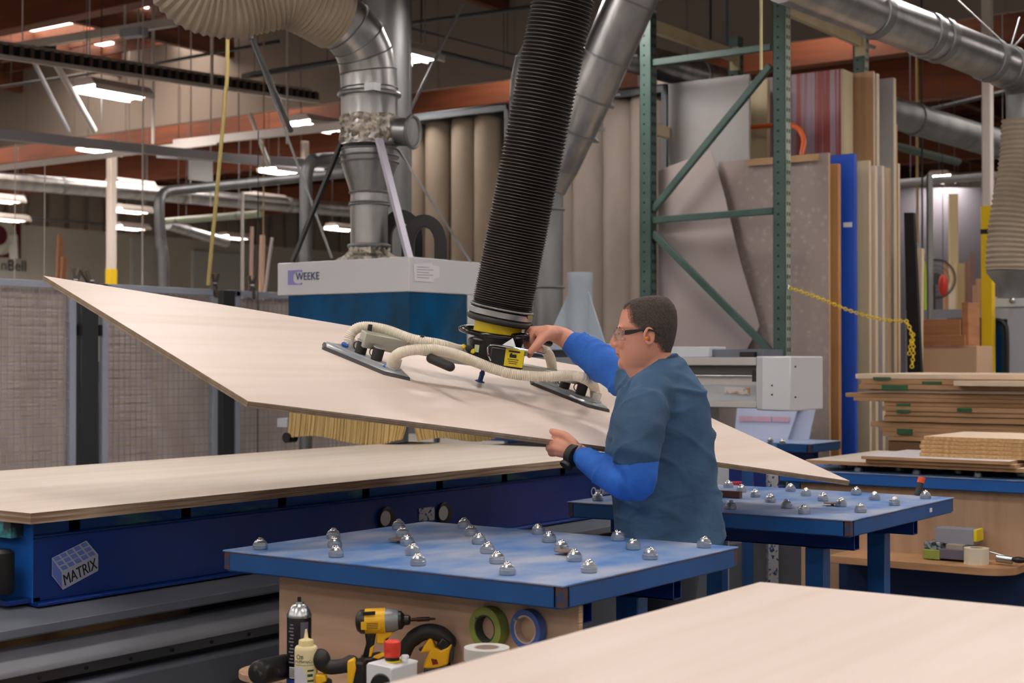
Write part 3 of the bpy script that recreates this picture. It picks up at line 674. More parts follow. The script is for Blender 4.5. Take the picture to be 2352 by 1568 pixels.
# segmented elbow
el = [D(848, 232, 8.62), D(848, 205, 8.62), D(846, 165, 8.62), D(838, 125, 8.6), D(822, 90, 8.55), D(797, 62, 8.5), D(768, 38, 8.45)]
pth = catmull(el, 4); MB().tube([el[i] for i in range(len(el))], .163, 36).build('elbow', galv, t, ang=12)
o = MB()
for i in range(1, len(el)):
    d = (el[min(i+1, len(el)-1)] - el[i-1]); o.ring(el[i], d, .165, .004, n=36, m=5)
o.build('elbow_seams', galvd, t)
for p, ax in ((Vector((cx, cy, zp(218))), (0, 0, 1)), (el[-1], el[-1] - el[-2])): MB().ring(p, ax, .172, .014, n=36).build('hose_clamp', steel, t)
o = MB().box(cx + .1, cx + .17, cy - .16, cy - .1, zp(222), zp(205)); o.build('clamp_latch', steel, t)
s0 = D(905, 303, 8.6); s1 = D(948, 303, 8.55)
MB().cyl(s0, s1, .082, .082, 28).build('side_stub', galv, t); MB().ring(s1, s1 - s0, .09, .012, n=28).build('stub_rim', galvd, t)
t2 = thing('flex_hose', 'thick beige ribbed flex hose sagging from the top left to the duct elbow', 'hose', el[-1])
hp = [el[-1], D(722, 12, 8.35), D(660, -14, 8.25), D(590, -3, 8.2), D(520, 8, 8.15), D(455, -8, 8.1), D(410, -52, 8.05), D(385, -120, 8.0)]
MB().hose(hp, .187, .03, .007, n=40, k=4).build('hose_wall', beige, t2, ang=60)
# supports on the hood
def strut(name, pa, pb, da, db, w, h, m_, label): 
    a, b = D(*pa, da), D(*pb, db); return tag(MB().bar(a, b, w, h).build(name, m_), label, 'support')
strut('support_strut', (783, 330), (672, 600), 8.55, 8.6, .022, .022, black, 'black stay running down left from the duct to the hood')
strut('support_strap', (870, 318), (940, 592), 8.42, 8.3, .05, .02, mat('strap_silver', 'B4B2C0', .35, .6), 'flat silver strap running down from the duct to the hood corner')
strut('support_rod', (915, 345), (1082, 602), 8.65, 8.55, .012, .012, galvd, 'thin rod running down right from the duct to the hood')
strut('support_rod', (578, 90), (762, 592), 10.4, 9.0, .012, .012, galvd, 'thin long rod running down left of the duct to the hood')
for p0_, r, d, lb in ((922, .13, 8.9, 'black curved cable carrier beside the duct, left arch'), (975, .13, 8.55, 'black curved cable carrier beside the duct, right arch')):
    c0 = D(p0_, 560 if p0_ > 950 else 546, d); u = R0; P = []
    pts = [c0 + u*r*.72*math.cos(a) + UP*r*math.sin(a)*1.0 for a in [math.pi*i/14 for i in range(15)]]
    pts = [pts[0] - UP*(pts[0].z - 2.02)] + pts + [pts[-1] - UP*(pts[-1].z - 2.02)]
    o = MB(); rings = []
    for i, p in enumerate(pts):
        T = (pts[min(i+1, len(pts)-1)] - pts[max(i-1, 0)]).normalized(); nn = F0.cross(T).normalized()
        rings.append([p + nn*.035 - F0*.05, p + nn*.035 + F0*.05, p - nn*.035 + F0*.05, p - nn*.035 - F0*.05])
    tag(o.loft(rings).build('cable_carrier', black, bevel=.003), lb, 'cable carrier')
# tall grey pipe behind
t = thing('riser_duct', 'tall grey vertical duct behind the silver elbow', 'duct', D(885, 600, 11.4))
a = D(885, 600, 11.4); MB().tube([(a.x, a.y, 0), (a.x, a.y, CZ)], .18, 32).build('duct_wall', galvd, t)
a2 = D(925, 600, 11.7); MB().tube([(a2.x, a2.y, 1.2), (a2.x, a2.y, CZ)], .07, 20).build('side_pipe', galvd, t)
# slanted duct right of the black tube, with flanges
t = thing('slanted_duct', 'silver slanted duct with bolted flanges behind the black ribbed tube', 'duct', D(1290, 390, 10.2))
A, B = D(1475, -60, 9.8), D(1282, 385, 10.2)
MB().tube([A, A.lerp(B, .55), B], [.172, .163, .136], 32).build('duct_wall', galv, t)
for k in (.13, .42, .62, .8): 
    p = A.lerp(B, k); MB().tube([p, p + (B - A).normalized()*.012], .187, 32).build('flange', galvd, t)
    q = p + R0*.175 - F0*.03; MB().obox(q, R0*.03, UP*.008, F0*.02).build('flange_lug', galvd, t)
MB().tube([B, D(1272, 415, 10.2), D(1266, 440, 10.2)], [.136, .115, .097], 28).build('taper', galv, t); B2 = D(1262, 450, 10.2); MB().tube(catmull([B, D(1272, 420, 10.2), B2, Vector((B2.x, B2.y, .2))]), .095, 24).build('lower_pipe', galvd, t)
for z in (D(1262, 482, 10.2).z, D(1262, 660, 10.2).z): MB().ring((B2.x, B2.y, z), (0, 0, 1), .1, .008, n=24).build('pipe_ring', galvd, t)
t = thing('elbow_duct', 'pale segmented duct elbow half hidden left of the black ribbed tube', 'duct', D(1212, 300, 10.6))
P = [D(1212, 800, 10.6), D(1212, 230, 10.6), D(1214, 190, 10.6), D(1222, 150, 10.6), D(1240, 118, 10.6), D(1275, 95, 10.6)]
MB().tube(P, .13, 28).build('duct_wall', galvd, t, ang=12)
o = MB()
for p, q in zip(P[1:], P[2:]): o.ring(p, q - p, .132, .004, n=28, m=5)
o.build('seam_rings', galv, t)
pipe('round_duct', lin3((1380, 108), (1800, 232), 12.2, 14.2), .135, galv, 'silver horizontal duct seen through the rack top', 'duct', (.5,))
# big ducts at the right
t = pipe('round_duct', lin3((1800, -48), (2330, 160), 7.6, 9.1), .125, galv, 'big bright duct sloping down across the upper right', 'duct', (.35, .57, .63, .87, .96))
E_ = [D(2322, 157, 9.1), D(2345, 172, 9.15), D(2358, 205, 9.2), D(2360, 250, 9.2), D(2360, 285, 9.2)]
MB().tube(catmull(E_, 4), .128, 28).build('elbow', galvd, t, ang=15)
t = thing('flex_hose', 'beige ribbed flex hose hanging at the right frame edge above a steel cone', 'hose', D(2325, 640, 9.2))
MB().hose([D(2360, 280, 9.2), D(2352, 380, 9.2), D(2335, 480, 9.2), D(2325, 560, 9.2), D(2322, 622, 9.2)], .15, .03, .006, n=32).build('hose_wall', beige, t, ang=60)
a = D(2322, 620, 9.2); b = D(2322, 655, 9.2); c_ = D(2322, 684, 9.2)
MB().lathe((a.x, a.y, 0), (0, 0, 1), [(.14, a.z), (.15, a.z - .01), (.085, b.z), (.08, c_.z)], 28).build('cone', galvd, t)
t = pipe('round_duct', lin3((1900, 215), (2316, 337), 13.2, 15), .146, galvd, 'darker duct below the big one at the right', 'duct', (.45, .92))
for pa, pb in (((2200, 0), (2318, 110)), ((2342, 40), (2322, 108)), ((2352, 80), (2325, 112))):
    a, b = lin3(pa, pb, 9.1, 9.0); tag(MB().tube([a, b], .006, 6).build('hanger_chain', galvd), 'thin hanger chain holding the big right duct', 'chain', 'hanger chains of the right duct')
# ================================================================ BALL TRANSFER TABLES
def ball_meshes():
    a = MB().lathe((0, 0, 0), (0, 0, 1), [(.0195, 0), (.0218, .002), (.0222, .006), (.0222, .0135), (.0205, .0145), (.0208, .0175), (.0185, .0185), (.0188, .021), (.0165, .0235), (.013, .0265)], 20).build('proto_a', steel)
    b = MB().ball((0, 0, .0225), .0125, n=14, m=8).build('proto_b', chrome)
    for o in (a, b):
        me = o.data; c = WL[o.name]
        for v in me.vertices: v.co += c
        bpy.data.objects.remove(o)
    return bpy.data.meshes['proto_a'], bpy.data.meshes['proto_b']
BM1, BM2 = ball_meshes(); BM1.name = 'ball_housing'; BM2.name = 'ball'
def ball_table(x0, x1, y0, y1, zt, label, balls, topm=bluetop, legs=True, skirt=blue, balls_z=None):
    t = thing('ball_transfer_table', label, 'work table', ((x0+x1)/2, (y0+y1)/2, 0))
    MB().box(x0, x1, y0, y1, zt - .005, zt).build('table_top', topm, t, bevel=.0015)
    k = MB(); e = .03
    for a in ((x0 + e, x1 - e, y0, y0 + .006), (x0 + e, x1 - e, y1 - .006, y1), (x0, x0 + .006, y0 + e, y1 - e), (x1 - .006, x1, y0 + e, y1 - e)): k.box(a[0], a[1], a[2], a[3], zt - .058, zt - .005)
    k.build('skirt', skirt, t, bevel=.002)
    k = MB(); k.box(x0 + e, x1 - e, y0 - .0012, y0, zt - .0075, zt - .005); k.box(x1, x1 + .0012, y0 + e, y1 - e, zt - .0075, zt - .005); k.build('worn_edge', rust, t)['kind'] = 'stuff'
    for xx in (x0, x1 - .03):
        for yy in (y0, y1 - .03): MB().box(xx + .004, xx + .026, yy + .004, yy + .026, zt - .056, zt - .005).build('corner_end', rust, t)
    k = MB(); k.box(x0 + .01, x1 - .01, y0 + .01, y1 - .01, zt - .062, zt - .057); k.build('lower_flange', blue, t)
    if legs:
        for yy in (y0 + .22, y1 - .25):
            k = MB(); hw, w, h = .024, .048, .066; zc = zt - .066
            for a in ((yy - hw, yy - hw + .005, zc - h, zc), (yy + hw - .005, yy + hw, zc - h, zc), (yy - hw, yy + hw, zc - .005, zc), (yy - hw, yy + hw, zc - h, zc - h + .005)): k.box(x0 + .08, x1 - .07, a[0], a[1], a[2], a[3])
            k.box(x0 + .05, x1 - .04, yy - .05, yy + .03, zc, zc + .004)
            k.build('cross_rail', bluedk, t, bevel=.001)
            for xx in (x0 + .2, x1 - .26):
                MB().box(xx, xx + .075, yy - .03, yy + .03, 0, zc - h).build('leg', blue, t, bevel=.004)
        MB().box(x0 + .2, x1 - .2, y0 + .22, y0 + .24, .1, .5).build('lower_panel', bluedk, t)
    for x, y in balls:
        h = inst('ball_transfer', BM1, (x, y, zt), t); inst('ball', BM2, (x, y, zt), h)
    return t
# table in the foreground carries the big sheet (hidden under it)
ball_table(-1.46, -.3, 1.5, 2.95, .932, 'blue table under the big blurred foreground sheet', [])
sheet('plywood_sheet', -1.5, -.28, .62, 3.064, .932, .95, veneer, plyedge, 'large blurred plywood sheet in the lower right foreground')
g1 = [(-3.17 + .1497*i, 3.165 + .159*j) for i in range(8) for j in range(6) if (i + j) % 2 == 0]
T1 = ball_table(-3.25, -2.048, 3.09, 4.04, .89, 'blue ball transfer table in front of the man, closest to the camera', g1)
g2 = [(-3.17 + .147*i, 5.03 + .167*j) for i in range(8) for j in range(6) if (i + j) % 2 == 0]
T2 = ball_table(-3.25, -2.066, 4.93, 5.99, .89, 'second blue ball table right of the man behind the tip of the lifted sheet', g2)
for T, cx_, cy_ in ((T1, Z(917, 1238, .9).x, Z(917, 1238, .9).y), (T1, Z(1300, 1265, .9).x, Z(1300, 1265, .9).y), (T2, Z(1912, 1155, .9).x, Z(1912, 1155, .9).y)):
    MB().lathe((cx_, cy_, .89), (0, 0, 1), [(.006, 0), (.006, .008), (.034, .009), (.034, .012), (.001, .0125)], 24).build('stop_disc', mat('disc_brown', '7B6A62', .5, .3), T)
MB().obox(PX(2138, 1171, -2.064), (.001, 0, 0), (0, .012, 0), (0, 0, .008)).build('paint_chip', white, T2)
# plywood side panel and shelf of the near table
YP = 3.2
xa, xb = PY(641, 1450, YP).x, PY(1328, 1420, YP).x
pn = MB().box(xa, xb, YP, YP + .018, .05, .826).build('side_panel', plypanel, T1, bevel=.001)
MB().box(xb, xb + .002, YP, YP + .018, .05, .826).build('panel_edge', plyedge, pn)
MB().tube([(xb - .2, 3.33, .0), (xb - .2, 3.33, .05)], .02).build('panel_foot', bluedk, T1)
zs = .585; xs0 = PY(573, 1556, 3.02).x
arc = [(xs0 + .10 - .10*math.sin(a), 2.92 + .10 - .10*math.cos(a), zs - .02) for a in [math.pi/2*i/8 for i in range(9)]]
MB().prism([(xb - .1, YP, zs - .02), (xb - .1, 2.92, zs - .02)] + arc + [(xs0, YP, zs - .02)], (0, 0, .02)).build('shelf', plypanel2, T1, bevel=.002)
# ---------------------------------------------------------------- TOOLS ON THE SHELF
px2m = lambda d: d / F
def at_shelf(px, py): return Z(px, py, zs)
# spray can
c0 = D(687, 1570, 3.99); c0.z = zs
t = thing('spray_can', 'tall dark aerosol can with silver shoulder on the tool shelf', 'spray can', c0)
MB().lathe(c0, (0, 0, 1), [(.031, 0), (.0325, .003), (.0325, .178), (.0315, .18)], 32).build('body', mat('can_black', '16171C', .3, .3), t)
MB().lathe(c0, (0, 0, 1), [(.033, .18), (.0335, .186), (.031, .19), (.03, .194), (.022, .208), (.014, .214), (.013, .22), (.003, .221)], 32).build('shoulder', steel, t)
MB().lathe(c0, (0, 0, 1), [(.005, .221), (.005, .232), (.001, .232)], 14).build('nozzle', black, t)
MB().lathe(c0, (0, 0, 1), [(.0327, .002), (.0327, .018)], 32).build('blue_band', mat('band_blue', '2443A8', .4), t)
def wrapq(c, r, a0, a1, z0, z1, nm, m_, par):
    o = MB(); n = 8; o.add([c + Vector((r*math.cos(lerp(a0, a1, i/n)), r*math.sin(lerp(a0, a1, i/n)), z)) for z in (z0, z1) for i in range(n+1)], [(i, i+1, n+2+i, n+1+i) for i in range(n)]); return o.build(nm, m_, par)
va = math.atan2(-F0.y, -F0.x)
wrapq(c0, .0329, va - .75, va - .15, .022, .052, 'barcode_patch', white, t)
for k in range(7): wrapq(c0, .0331, va - .7, va - .2, .026 + .0035*k, .0275 + .0035*k, 'barcode_line', inkb, t)
for k in range(12): wrapq(c0, .0329, va - .85 + .1*(k % 3), va - .3 - .06*(k % 2), .062 + .009*k, .066 + .009*k, 'print_line', mat('print_pale', '77777E', .6), t)
wrapq(c0, .0329, va + .25, va + .95, .12, .17, 'picture_patch', mat('can_grey', '5D5E6A', .4), t)
# glue bottle
c0 = D(703, 1572, 3.86); c0.z = zs; bm = mat('bottle_cream', 'E5D8AA', .45, sss=.1)
t = thing('glue_bottle', 'cream squeeze bottle with pointed tip and torn label on the shelf', 'bottle', c0)
MB().lathe(c0, (0, 0, 1), [(.027, 0), (.0295, .004), (.0295, .118), (.0285, .124), (.025, .128)], 32).build('body', bm, t)
MB().lathe(c0, (0, 0, 1), [(.0195, .127), (.0195, .140), (.018, .143), (.008, .146), (.006, .148), (.0022, .17)], 28).build('cap', mat('cap_cream', 'E3D49C', .4), t)
for k in (.096, .1005, .046): pass
wrapq(c0, .0297, va - 1.1, va - .15, .006, .078, 'torn_label', mat('label_lilac', 'CFCDDA', .6), t)
MB().prism([c0 + UP*.006 - F0*.0298 - R0*.002, c0 + UP*.078 - F0*.0285 - R0*.008, c0 + UP*.06 - F0*.0298 + R0*.004, c0 + UP*.03 - F0*.0298 + R0*.007], -F0*.0005).build('torn_edge', mat('label_lilac', 'CFCDDA', .6), t)
gm = mat('print_green', '1E4A2C', .5)
for z in (.0815, .0): wrapq(c0, .0297, va - 1.1, va + 1.1, z + .0, z + .0012, 'print_rule', gm, t) if z else None
for k in range(5): wrapq(c0, .0298, va + .25, va + .85 - .1*(k % 2), .014 + k*.013, .019 + k*.013 + .002*(k % 2), 'print_mark', gm, t)
text('lettering', 'McMurrayCo', .0105, c0 - F0*.0299 - R0*.024 + UP*.089, R0, UP, gm, t, ext=.0003, sx=.8)
text('lettering', 'C', .016, c0 - F0*.0301 - R0*.021 + UP*.099, R0, UP, gm, t, ext=.0003, sx=.8)
text('lettering', 'm', .018, c0 - F0*.0301 - R0*.014 + UP*.099, R0, UP, gm, t, ext=.0003, sx=.8)
def plate(pts, d, th, nm, m_, par, bev=.003): 
    P = [D(px, py, d) - F0*th/2 for px, py in pts]; return MB().prism(P, F0*th).build(nm, m_, par, bevel=bev)
# impact driver
dd = 3.98
t = thing('impact_driver', 'yellow and black impact driver standing upright with a long bit', 'power tool', D(868, 1568, dd))
ax0, ax1 = D(817, 1428, dd), D(915, 1424, dd); ax = (ax1 - ax0).normalized(); L = (ax1 - ax0).length
MB().lathe(ax0, ax, [(.012, 0), (.024, .004), (.0315, .014), (.033, .03), (.0325, .05)], 28).build('motor_cap', black, t)
MB().lathe(ax0, ax, [(.0335, .026), (.034, .03), (.034, .078), (.033, .08)], 28).build('motor_housing', mat('drv_yellow', 'EDB615', .4), t)
MB().lathe(ax0, ax, [(.033, .08), (.0325, .095), (.026, .112), (.024, .116)], 28).build('gear_case', mat('drv_grey', '85888C', .4, .3), t)
MB().lathe(ax0, ax, [(.025, .114), (.024, .122), (.014, .13), (.013, .142), (.008, .146)], 24).build('chuck', black, t)
MB().lathe(ax0, ax, [(.0045, .14), (.0045, .16), (.006, .164), (.006, .195), (.0035, .199), (.003, .212)], 10).build('bit', mat('bit_dark', '3A2D28', .3, .8), t)
plate([(833, 1405), (862, 1403), (862, 1411), (833, 1413)], dd - .031, .006, 'top_badge', black, t, .001)
plate([(829, 1428), (872, 1424), (872, 1446), (829, 1446)], dd - .034, .003, 'rating_plate', mat('drv_yellow', 'EDB615', .4), t, .0005)
for k in range(4): plate([(842, 1431 + k*4), (868, 1430 + k*4), (868, 1431.5 + k*4), (842, 1432.5 + k*4)], dd - .0358, .001, 'print_line', mat('print_red', '6E2A14', .5) if k == 0 else inkb, t, 0)
plate([(838, 1447), (866, 1447), (862, 1462), (858, 1490), (848, 1512), (832, 1510), (842, 1475)], dd, .036, 'grip', black, t, .008)
plate([(864, 1446), (900, 1444), (903, 1455), (886, 1466), (884, 1477), (866, 1476)], dd, .034, 'trigger_housing', mat('drv_yellow', 'EDB615', .4), t, .004)
plate([(886, 1462), (893, 1463), (888, 1476), (884, 1476)], dd, .02, 'trigger', black, t, .002)
plate([(850, 1488), (860, 1480), (852, 1512), (846, 1512)], dd - .018, .006, 'grip_inlay', mat('drv_yellow', 'EDB615', .4), t, .001)
plate([(826, 1508), (872, 1500), (880, 1512), (880, 1530), (830, 1532)], dd, .07, 'foot', black, t, .006)
plate([(828, 1532), (885, 1530), (885, 1566), (828, 1566)], dd, .075, 'battery', black, t, .008)
plate([(856, 1508), (880, 1497), (890, 1502), (870, 1512)], dd - .03, .02, 'foot_stripe', mat('drv_yellow', 'EDB615', .4), t, .002)
# drill lying in front
d2 = 3.86
t = thing('cordless_drill', 'black and yellow drill lying on the shelf behind the cream bottle', 'power tool', D(780, 1540, d2))
MB().chain(catmull([D(735, 1512, d2), D(752, 1530, d2), D(780, 1530, d2), D(806, 1524, d2)], 5), [.026, .025, .024, .022, .020] + [.019]*8 + [.021, .022, .023], 20).build('grip', rubber, t)
plate([(800, 1514), (816, 1508), (820, 1530), (812, 1568), (800, 1568)], d2 - .01, .05, 'battery_latch', mat('drv_yellow', 'EDB615', .4), t, .004)
plate([(816, 1514), (838, 1516), (840, 1572), (812, 1572)], d2, .06, 'battery', black, t, .006)
plate([(726, 1546), (748, 1548), (752, 1562), (738, 1568), (726, 1568)], d2 - .012, .03, 'body_yellow', mat('drv_yellow', 'EDB615', .4), t, .004)
plate([(748, 1556), (762, 1562), (762, 1572), (740, 1572)], d2, .03, 'body_black', black, t, .004)
# grinder / jigsaw at the back
d3 = 4.02
t = thing('jigsaw', 'yellow tool with arched black handle behind the white stop box', 'power tool', D(990, 1520, d3))
MB().chain(catmull([D(925, 1505, d3), D(938, 1478, d3), D(960, 1458, d3), D(985, 1450, d3), D(1012, 1456, d3), D(1030, 1472, d3)], 4), [.020]*6 + [.022]*15, 20).build('handle', rubber, t)
plate([(1018, 1458), (1034, 1470), (1036, 1488), (1012, 1492), (1002, 1478)], d3, .05, 'handle_end', black, t, .006)
plate([(985, 1462), (994, 1464), (1000, 1482), (1014, 1488), (1024, 1484), (1040, 1474), (1034, 1496), (1030, 1522), (1000, 1534), (972, 1530), (982, 1505), (988, 1492), (966, 1496)], d3, .055, 'body', mat('drv_yellow', 'EDB615', .4), t, .006)
plate([(990, 1512), (1003, 1514), (1006, 1524), (994, 1526)], d3 - .029, .006, 'switch', mat('dark_red', '7A1C14', .4), t, .001)
plate([(962, 1490), (978, 1482), (986, 1486), (974, 1496)], d3, .03, 'trigger', black, t, .002)
plate([(1034, 1482), (1042, 1478), (1042, 1512), (1032, 1518)], d3, .05, 'guard', mdark, t, .002)
plate([(975, 1530), (1034, 1524), (1034, 1566), (975, 1566)], d3, .06, 'base', black, t, .004)
# emergency stop box
d4 = 3.72
t = thing('emergency_stop_box', 'white control box with red mushroom button on the tool shelf', 'switch box', D(905, 1560, d4))
MB().prism([D(838, 1580, d4), D(838, 1520, d4), D(843, 1513, d4), D(935, 1540, d4 - .05), D(935, 1600, d4 - .05)], F0*.001 + (D(975, 1520, d4 + .03) - D(935, 1540, d4 - .05))*0 + F0*.0).build('tmp', white, t) if 0 else None
A_, B_ = D(840, 1527, d4 - .05), D(898, 1540, d4 - .06); q = F0*.09 + R0*.06 + UP*.0
bx_ = MB().prism([A_ - UP*.075, A_, A_ + UP*.006 + q*.08, B_ + UP*.006 + q*.08, B_, B_ - UP*.075], q); bx_.build('box', white, t, bevel=.004)
for px, py, prof, m_, nm in ((901, 1518, [(.024, 0), (.024, .003), (.001, .003)], yellow2, 'collar'), (901, 1516, [(.018, 0), (.018, .008), (.02, .009)], black, 'collar'), (901, 1508, [(.019, 0), (.0205, .012), (.0215, .032), (.020, .038), (.012, .0425), (.001, .0435)], red, 'button'), (930, 1512, [(.0105, 0), (.0105, .006), (.008, .009), (.001, .0095)], white, 'button')):
    MB().lathe(D(px, py, d4), (0, 0, 1), prof, 28).build(nm, m_, t)
MB().lathe(D(873, 1572, d4 - .075), F0, [(.024, 0), (.024, .05)], 24).build('cable_port', black, t)
# black round case lying left
a = D(592, 1545, 3.9); b = D(655, 1530, 4.02)
t = thing('black_round_case', 'scuffed black cylinder lying at the left end of the tool shelf', 'case', a)
MB().lathe(a, b - a, [(.02, -.006), (.028, -.003), (.0315, .004), (.033, .03), (.033, (b-a).length)], 28).build('body', mat('scuffed_black', '17171A', .4, col2='6E6A66', scale=(40, 40, 40), ramp=(.66, .8)), t)
# tape rolls
def tape(c, axv, Ro, Ri, w, m1, m2, label, grp=None):
    t = thing('tape_roll', label, 'tape', c)
    MB().ring(c, axv, (Ro + Ri)/2, (Ro - Ri)/2, n=40, h=w).build('tape', m1, t, ang=30); MB().ring(c, axv, Ri - .002, .002, n=40, h=w*1.01).build('core', m2, t, ang=30); return t
corem = mat('tape_core', '2F3A33', .6); corew = mat('tape_core_pale', 'B9A79C', .6)
tape(PY(1122, 1442, YP - .016), (0.12, 1, 0), .057, .037, .03, mat('tape_green', '7C8A3E', .5), corem, 'green tape roll hanging on the plywood side panel')
tape(PY(1213, 1444, YP - .014), (0.1, 1, 0), .051, .037, .026, mat('tape_blue', '3E5C9C', .5), corew, 'blue tape roll hanging on the panel right of the green roll')
tape(D(1118, 1500, 3.62), (0, 0, 1), .055, .032, .03, mat('tape_white', 'CDCBC6', .5), corew, 'white tape roll lying flat below the hanging green roll')
for px, py in ((1110, 1416), (1202, 1418)): 
    pt = PY(px, py, YP); MB().cyl(pt - Vector((0, .04, 0)), pt, .003, n=8).build('peg', steel, T1)
# ================================================================ RIGHT SIDE: TABLE 3 AND ITS STACK
p = Z(1785, 1076, .89); q = Z(1930, 1084, .89); Y3 = q.y; X3 = p.x
g3 = [(X3 + .12 + .15*i, Y3 + .08 + .16*j) for i in range(12) for j in range(4) if (i + j) % 2 == 0]
T3 = ball_table(X3, X3 + 2.4, Y3, Y3 + 1.0, .89, 'long blue table at the right carrying the board stack', g3, skirt=mat('blue_far', '1A56A0', .4))
xp = Z(1838, 1108, .83)
MB().box(PY(1838, 1110, Y3 + .05).x, X3 + 2.38, Y3 + .06, Y3 + .078, .2, .828).build('side_panel', plypanel2, T3)
zsh = PY(2230, 1292, Y3 - .1).z; xe = PY(2348, 1300, Y3 - .05).x
arc = [(xe - .14*(1 - math.sin(a)), Y3 - .24 + .14*(1 - math.cos(a)), zsh - .035) for a in [math.pi/2*i/8 for i in range(9)]]
MB().prism([(X3 + .4, Y3 + .06, zsh - .035), (X3 + .4, Y3 - .24, zsh - .035)] + arc + [(xe, Y3 + .06, zsh - .035)], (0, 0, .035)).build('shelf', mat('shelf_wood', 'C49A72', .5, col2='A9805C', scale=(3, 3, 20)), T3, bevel=.002)
MB().box(X3 + .35, xe + .1, Y3 + .0, Y3 + .05, 0, zsh - .04).build('lower_panel', mat('navy_panel', '0F2A55', .5), T3)
tape(Vector((PY(2243, 1285, Y3 - .12).x, Y3 - .12, zsh + .037)), (0, 0, 1), .056, .03, .074, mat('tape_cream', 'D9D3BE', .5), corew, 'wide cream tape roll standing on the right shelf')
def sbox(px0, px1, py0, py1, dy, dep_, m_, nm, label, cat='box', par=None):
    a = PY(px0, py1, Y3 - dy); b = PY(px1, py0, Y3 - dy); o = MB().box(a.x, b.x, Y3 - dy, Y3 - dy + dep_, max(a.z, zsh), b.z).build(nm, m_, par, bevel=.002)
    if label: tag(o, label, cat)
    return o
o = thing('hardware_box', 'long grey box with yellow end on top of the right shelf boxes', 'box', PY(2190, 1230, Y3 - .05))
sbox(2148, 2236, 1217, 1246, .06, .1, mat('box_grey', '8B8C98', .6), 'carton', None, par=o); sbox(2236, 2243, 1217, 1244, .06, .1, yellow2, 'end_flap', None, par=o)
sbox(2122, 2160, 1246, 1264, .1, .12, mat('bag_plastic', '93A0A4', .2, col2='3A464C', scale=(50, 50, 50), ramp=(.45, .55)), 'screw_bag', 'clear bag of screws in the open box on the right shelf', 'bag')
sbox(2120, 2158, 1264, 1282, .12, .14, mat('box_olive', '8C9A48', .6), 'hardware_carton', 'small olive carton at the left of the right shelf')
sbox(2158, 2215, 1264, 1282, .12, .14, mat('box_slate', '636270', .6), 'hardware_carton', 'slate grey open carton beside the cream tape roll')
sbox(2172, 2212, 1252, 1264, .1, .1, mat('box_taupe', '9C9384', .6), 'cardboard_insert', 'taupe cardboard insert inside the slate carton', 'box')
a = PY(2268, 1258, Y3 - .1); b = PY(2340, 1282, Y3 - .1); a.z = zsh + .06; b.z = zsh + .03
t = thing('caulking_gun', 'steel caulking gun lying at the right end of the shelf', 'tool', a)
MB().cyl(a, b, .005, n=8).build('rod', steel, t); MB().cyl(a.lerp(b, .3) - UP*.02, a.lerp(b, .8) - UP*.01, .018).build('barrel', steel, t); MB().ball(b, .035, .02, .015).build('handle', black, t)
def slab(px0, px1, py0, py1, yy, dpt, m_, name, label, cat='board', z=None, grp=None, x1=None):
    a = PY(px0, py1, yy); b = PY(px1, py0, yy); X1 = b.x if x1 is None else x1
    o = MB().box(a.x, X1, yy, yy + dpt, a.z if z is None else z, (b.z if z is None else z + (b.z - a.z))).build(name, m_, bevel=.0015)
    return tag(o, label, cat, grp)
mdf = mat('mdf', 'B08B66', .75, col2='9C7955', scale=(3, 3, 30)); mdfl = mat('mdf_light', 'DCC7AD', .7); osb = mat('particle_board', 'C3A173', .8, col2='A58356', scale=(60, 60, 60)); whitel = mat('white_laminate', 'DEDEE4', .35)
# stack on table 3 (each board its own)
zb0 = .89 + .035
def brd(px0, px1, dy, dpt, z0, th, m_, top, label):
    a = Z(px0, 0, z0) if 0 else PY(px0, 1060, Y3 + dy); b = PY(px1, 1060, Y3 + dy)
    o = MB(); o.box(a.x, b.x, Y3 + dy, Y3 + dy + dpt, z0, z0 + th); e = o.build('board', [m_, top], bevel=.001)
    for p_ in e.data.polygons:
        if p_.normal.z > .5: p_.material_index = 1
    return tag(e, label, 'board')
brd(1850, 2440, .02, .95, zb0, .018, mdf, veneer2, 'lowest wide pale board on the far blue table, reaching farthest left')
brd(1988, 2330, .00, .8, zb0 + .018, .018, mdf, mdfl, 'brown board under the white laminate one on the far table')
brd(1978, 2318, -.02, .62, zb0 + .036, .016, mdf, whitel, 'white laminate board lying on the far blue table stack')
for k in range(4): brd(2112 + 3*(k % 2), 2440, .1 + .02*k, .6, zb0 + .052 + .019*k, .018, osb, osb, ['lowest', 'second lowest', 'third', 'fourth'][k] + ' particle board of the pile on the white laminate board')
brd(2122, 2440, .16, .6, zb0 + .052 + .076, .02, osb, mdfl, 'top pale-faced particle board of the pile at the right edge')
sbb = Z(2326, 1090, .89); MB().lathe((sbb.x, sbb.y + .15, .891), (0, 0, 1), [(.06, 0), (.06, .025), (.04, .03)], 24).build('blue_pad', bluedk, T3)
a = Z(2107, 1138, .89); b = a + UP*.075 + R0*.022 + F0*.01
t = thing('marker', 'grey marker with orange cap standing near the table edge', 'marker', a); 
e0 = a
MB().tube([e0, e0 + (b - a)*.7], .013, 12).build('barrel', mdark, t); MB().tube([e0 + (b - a)*.7, e0 + (b - a)], .015, 12).build('cap', mat('cap_orange', 'E8552E', .4), t)
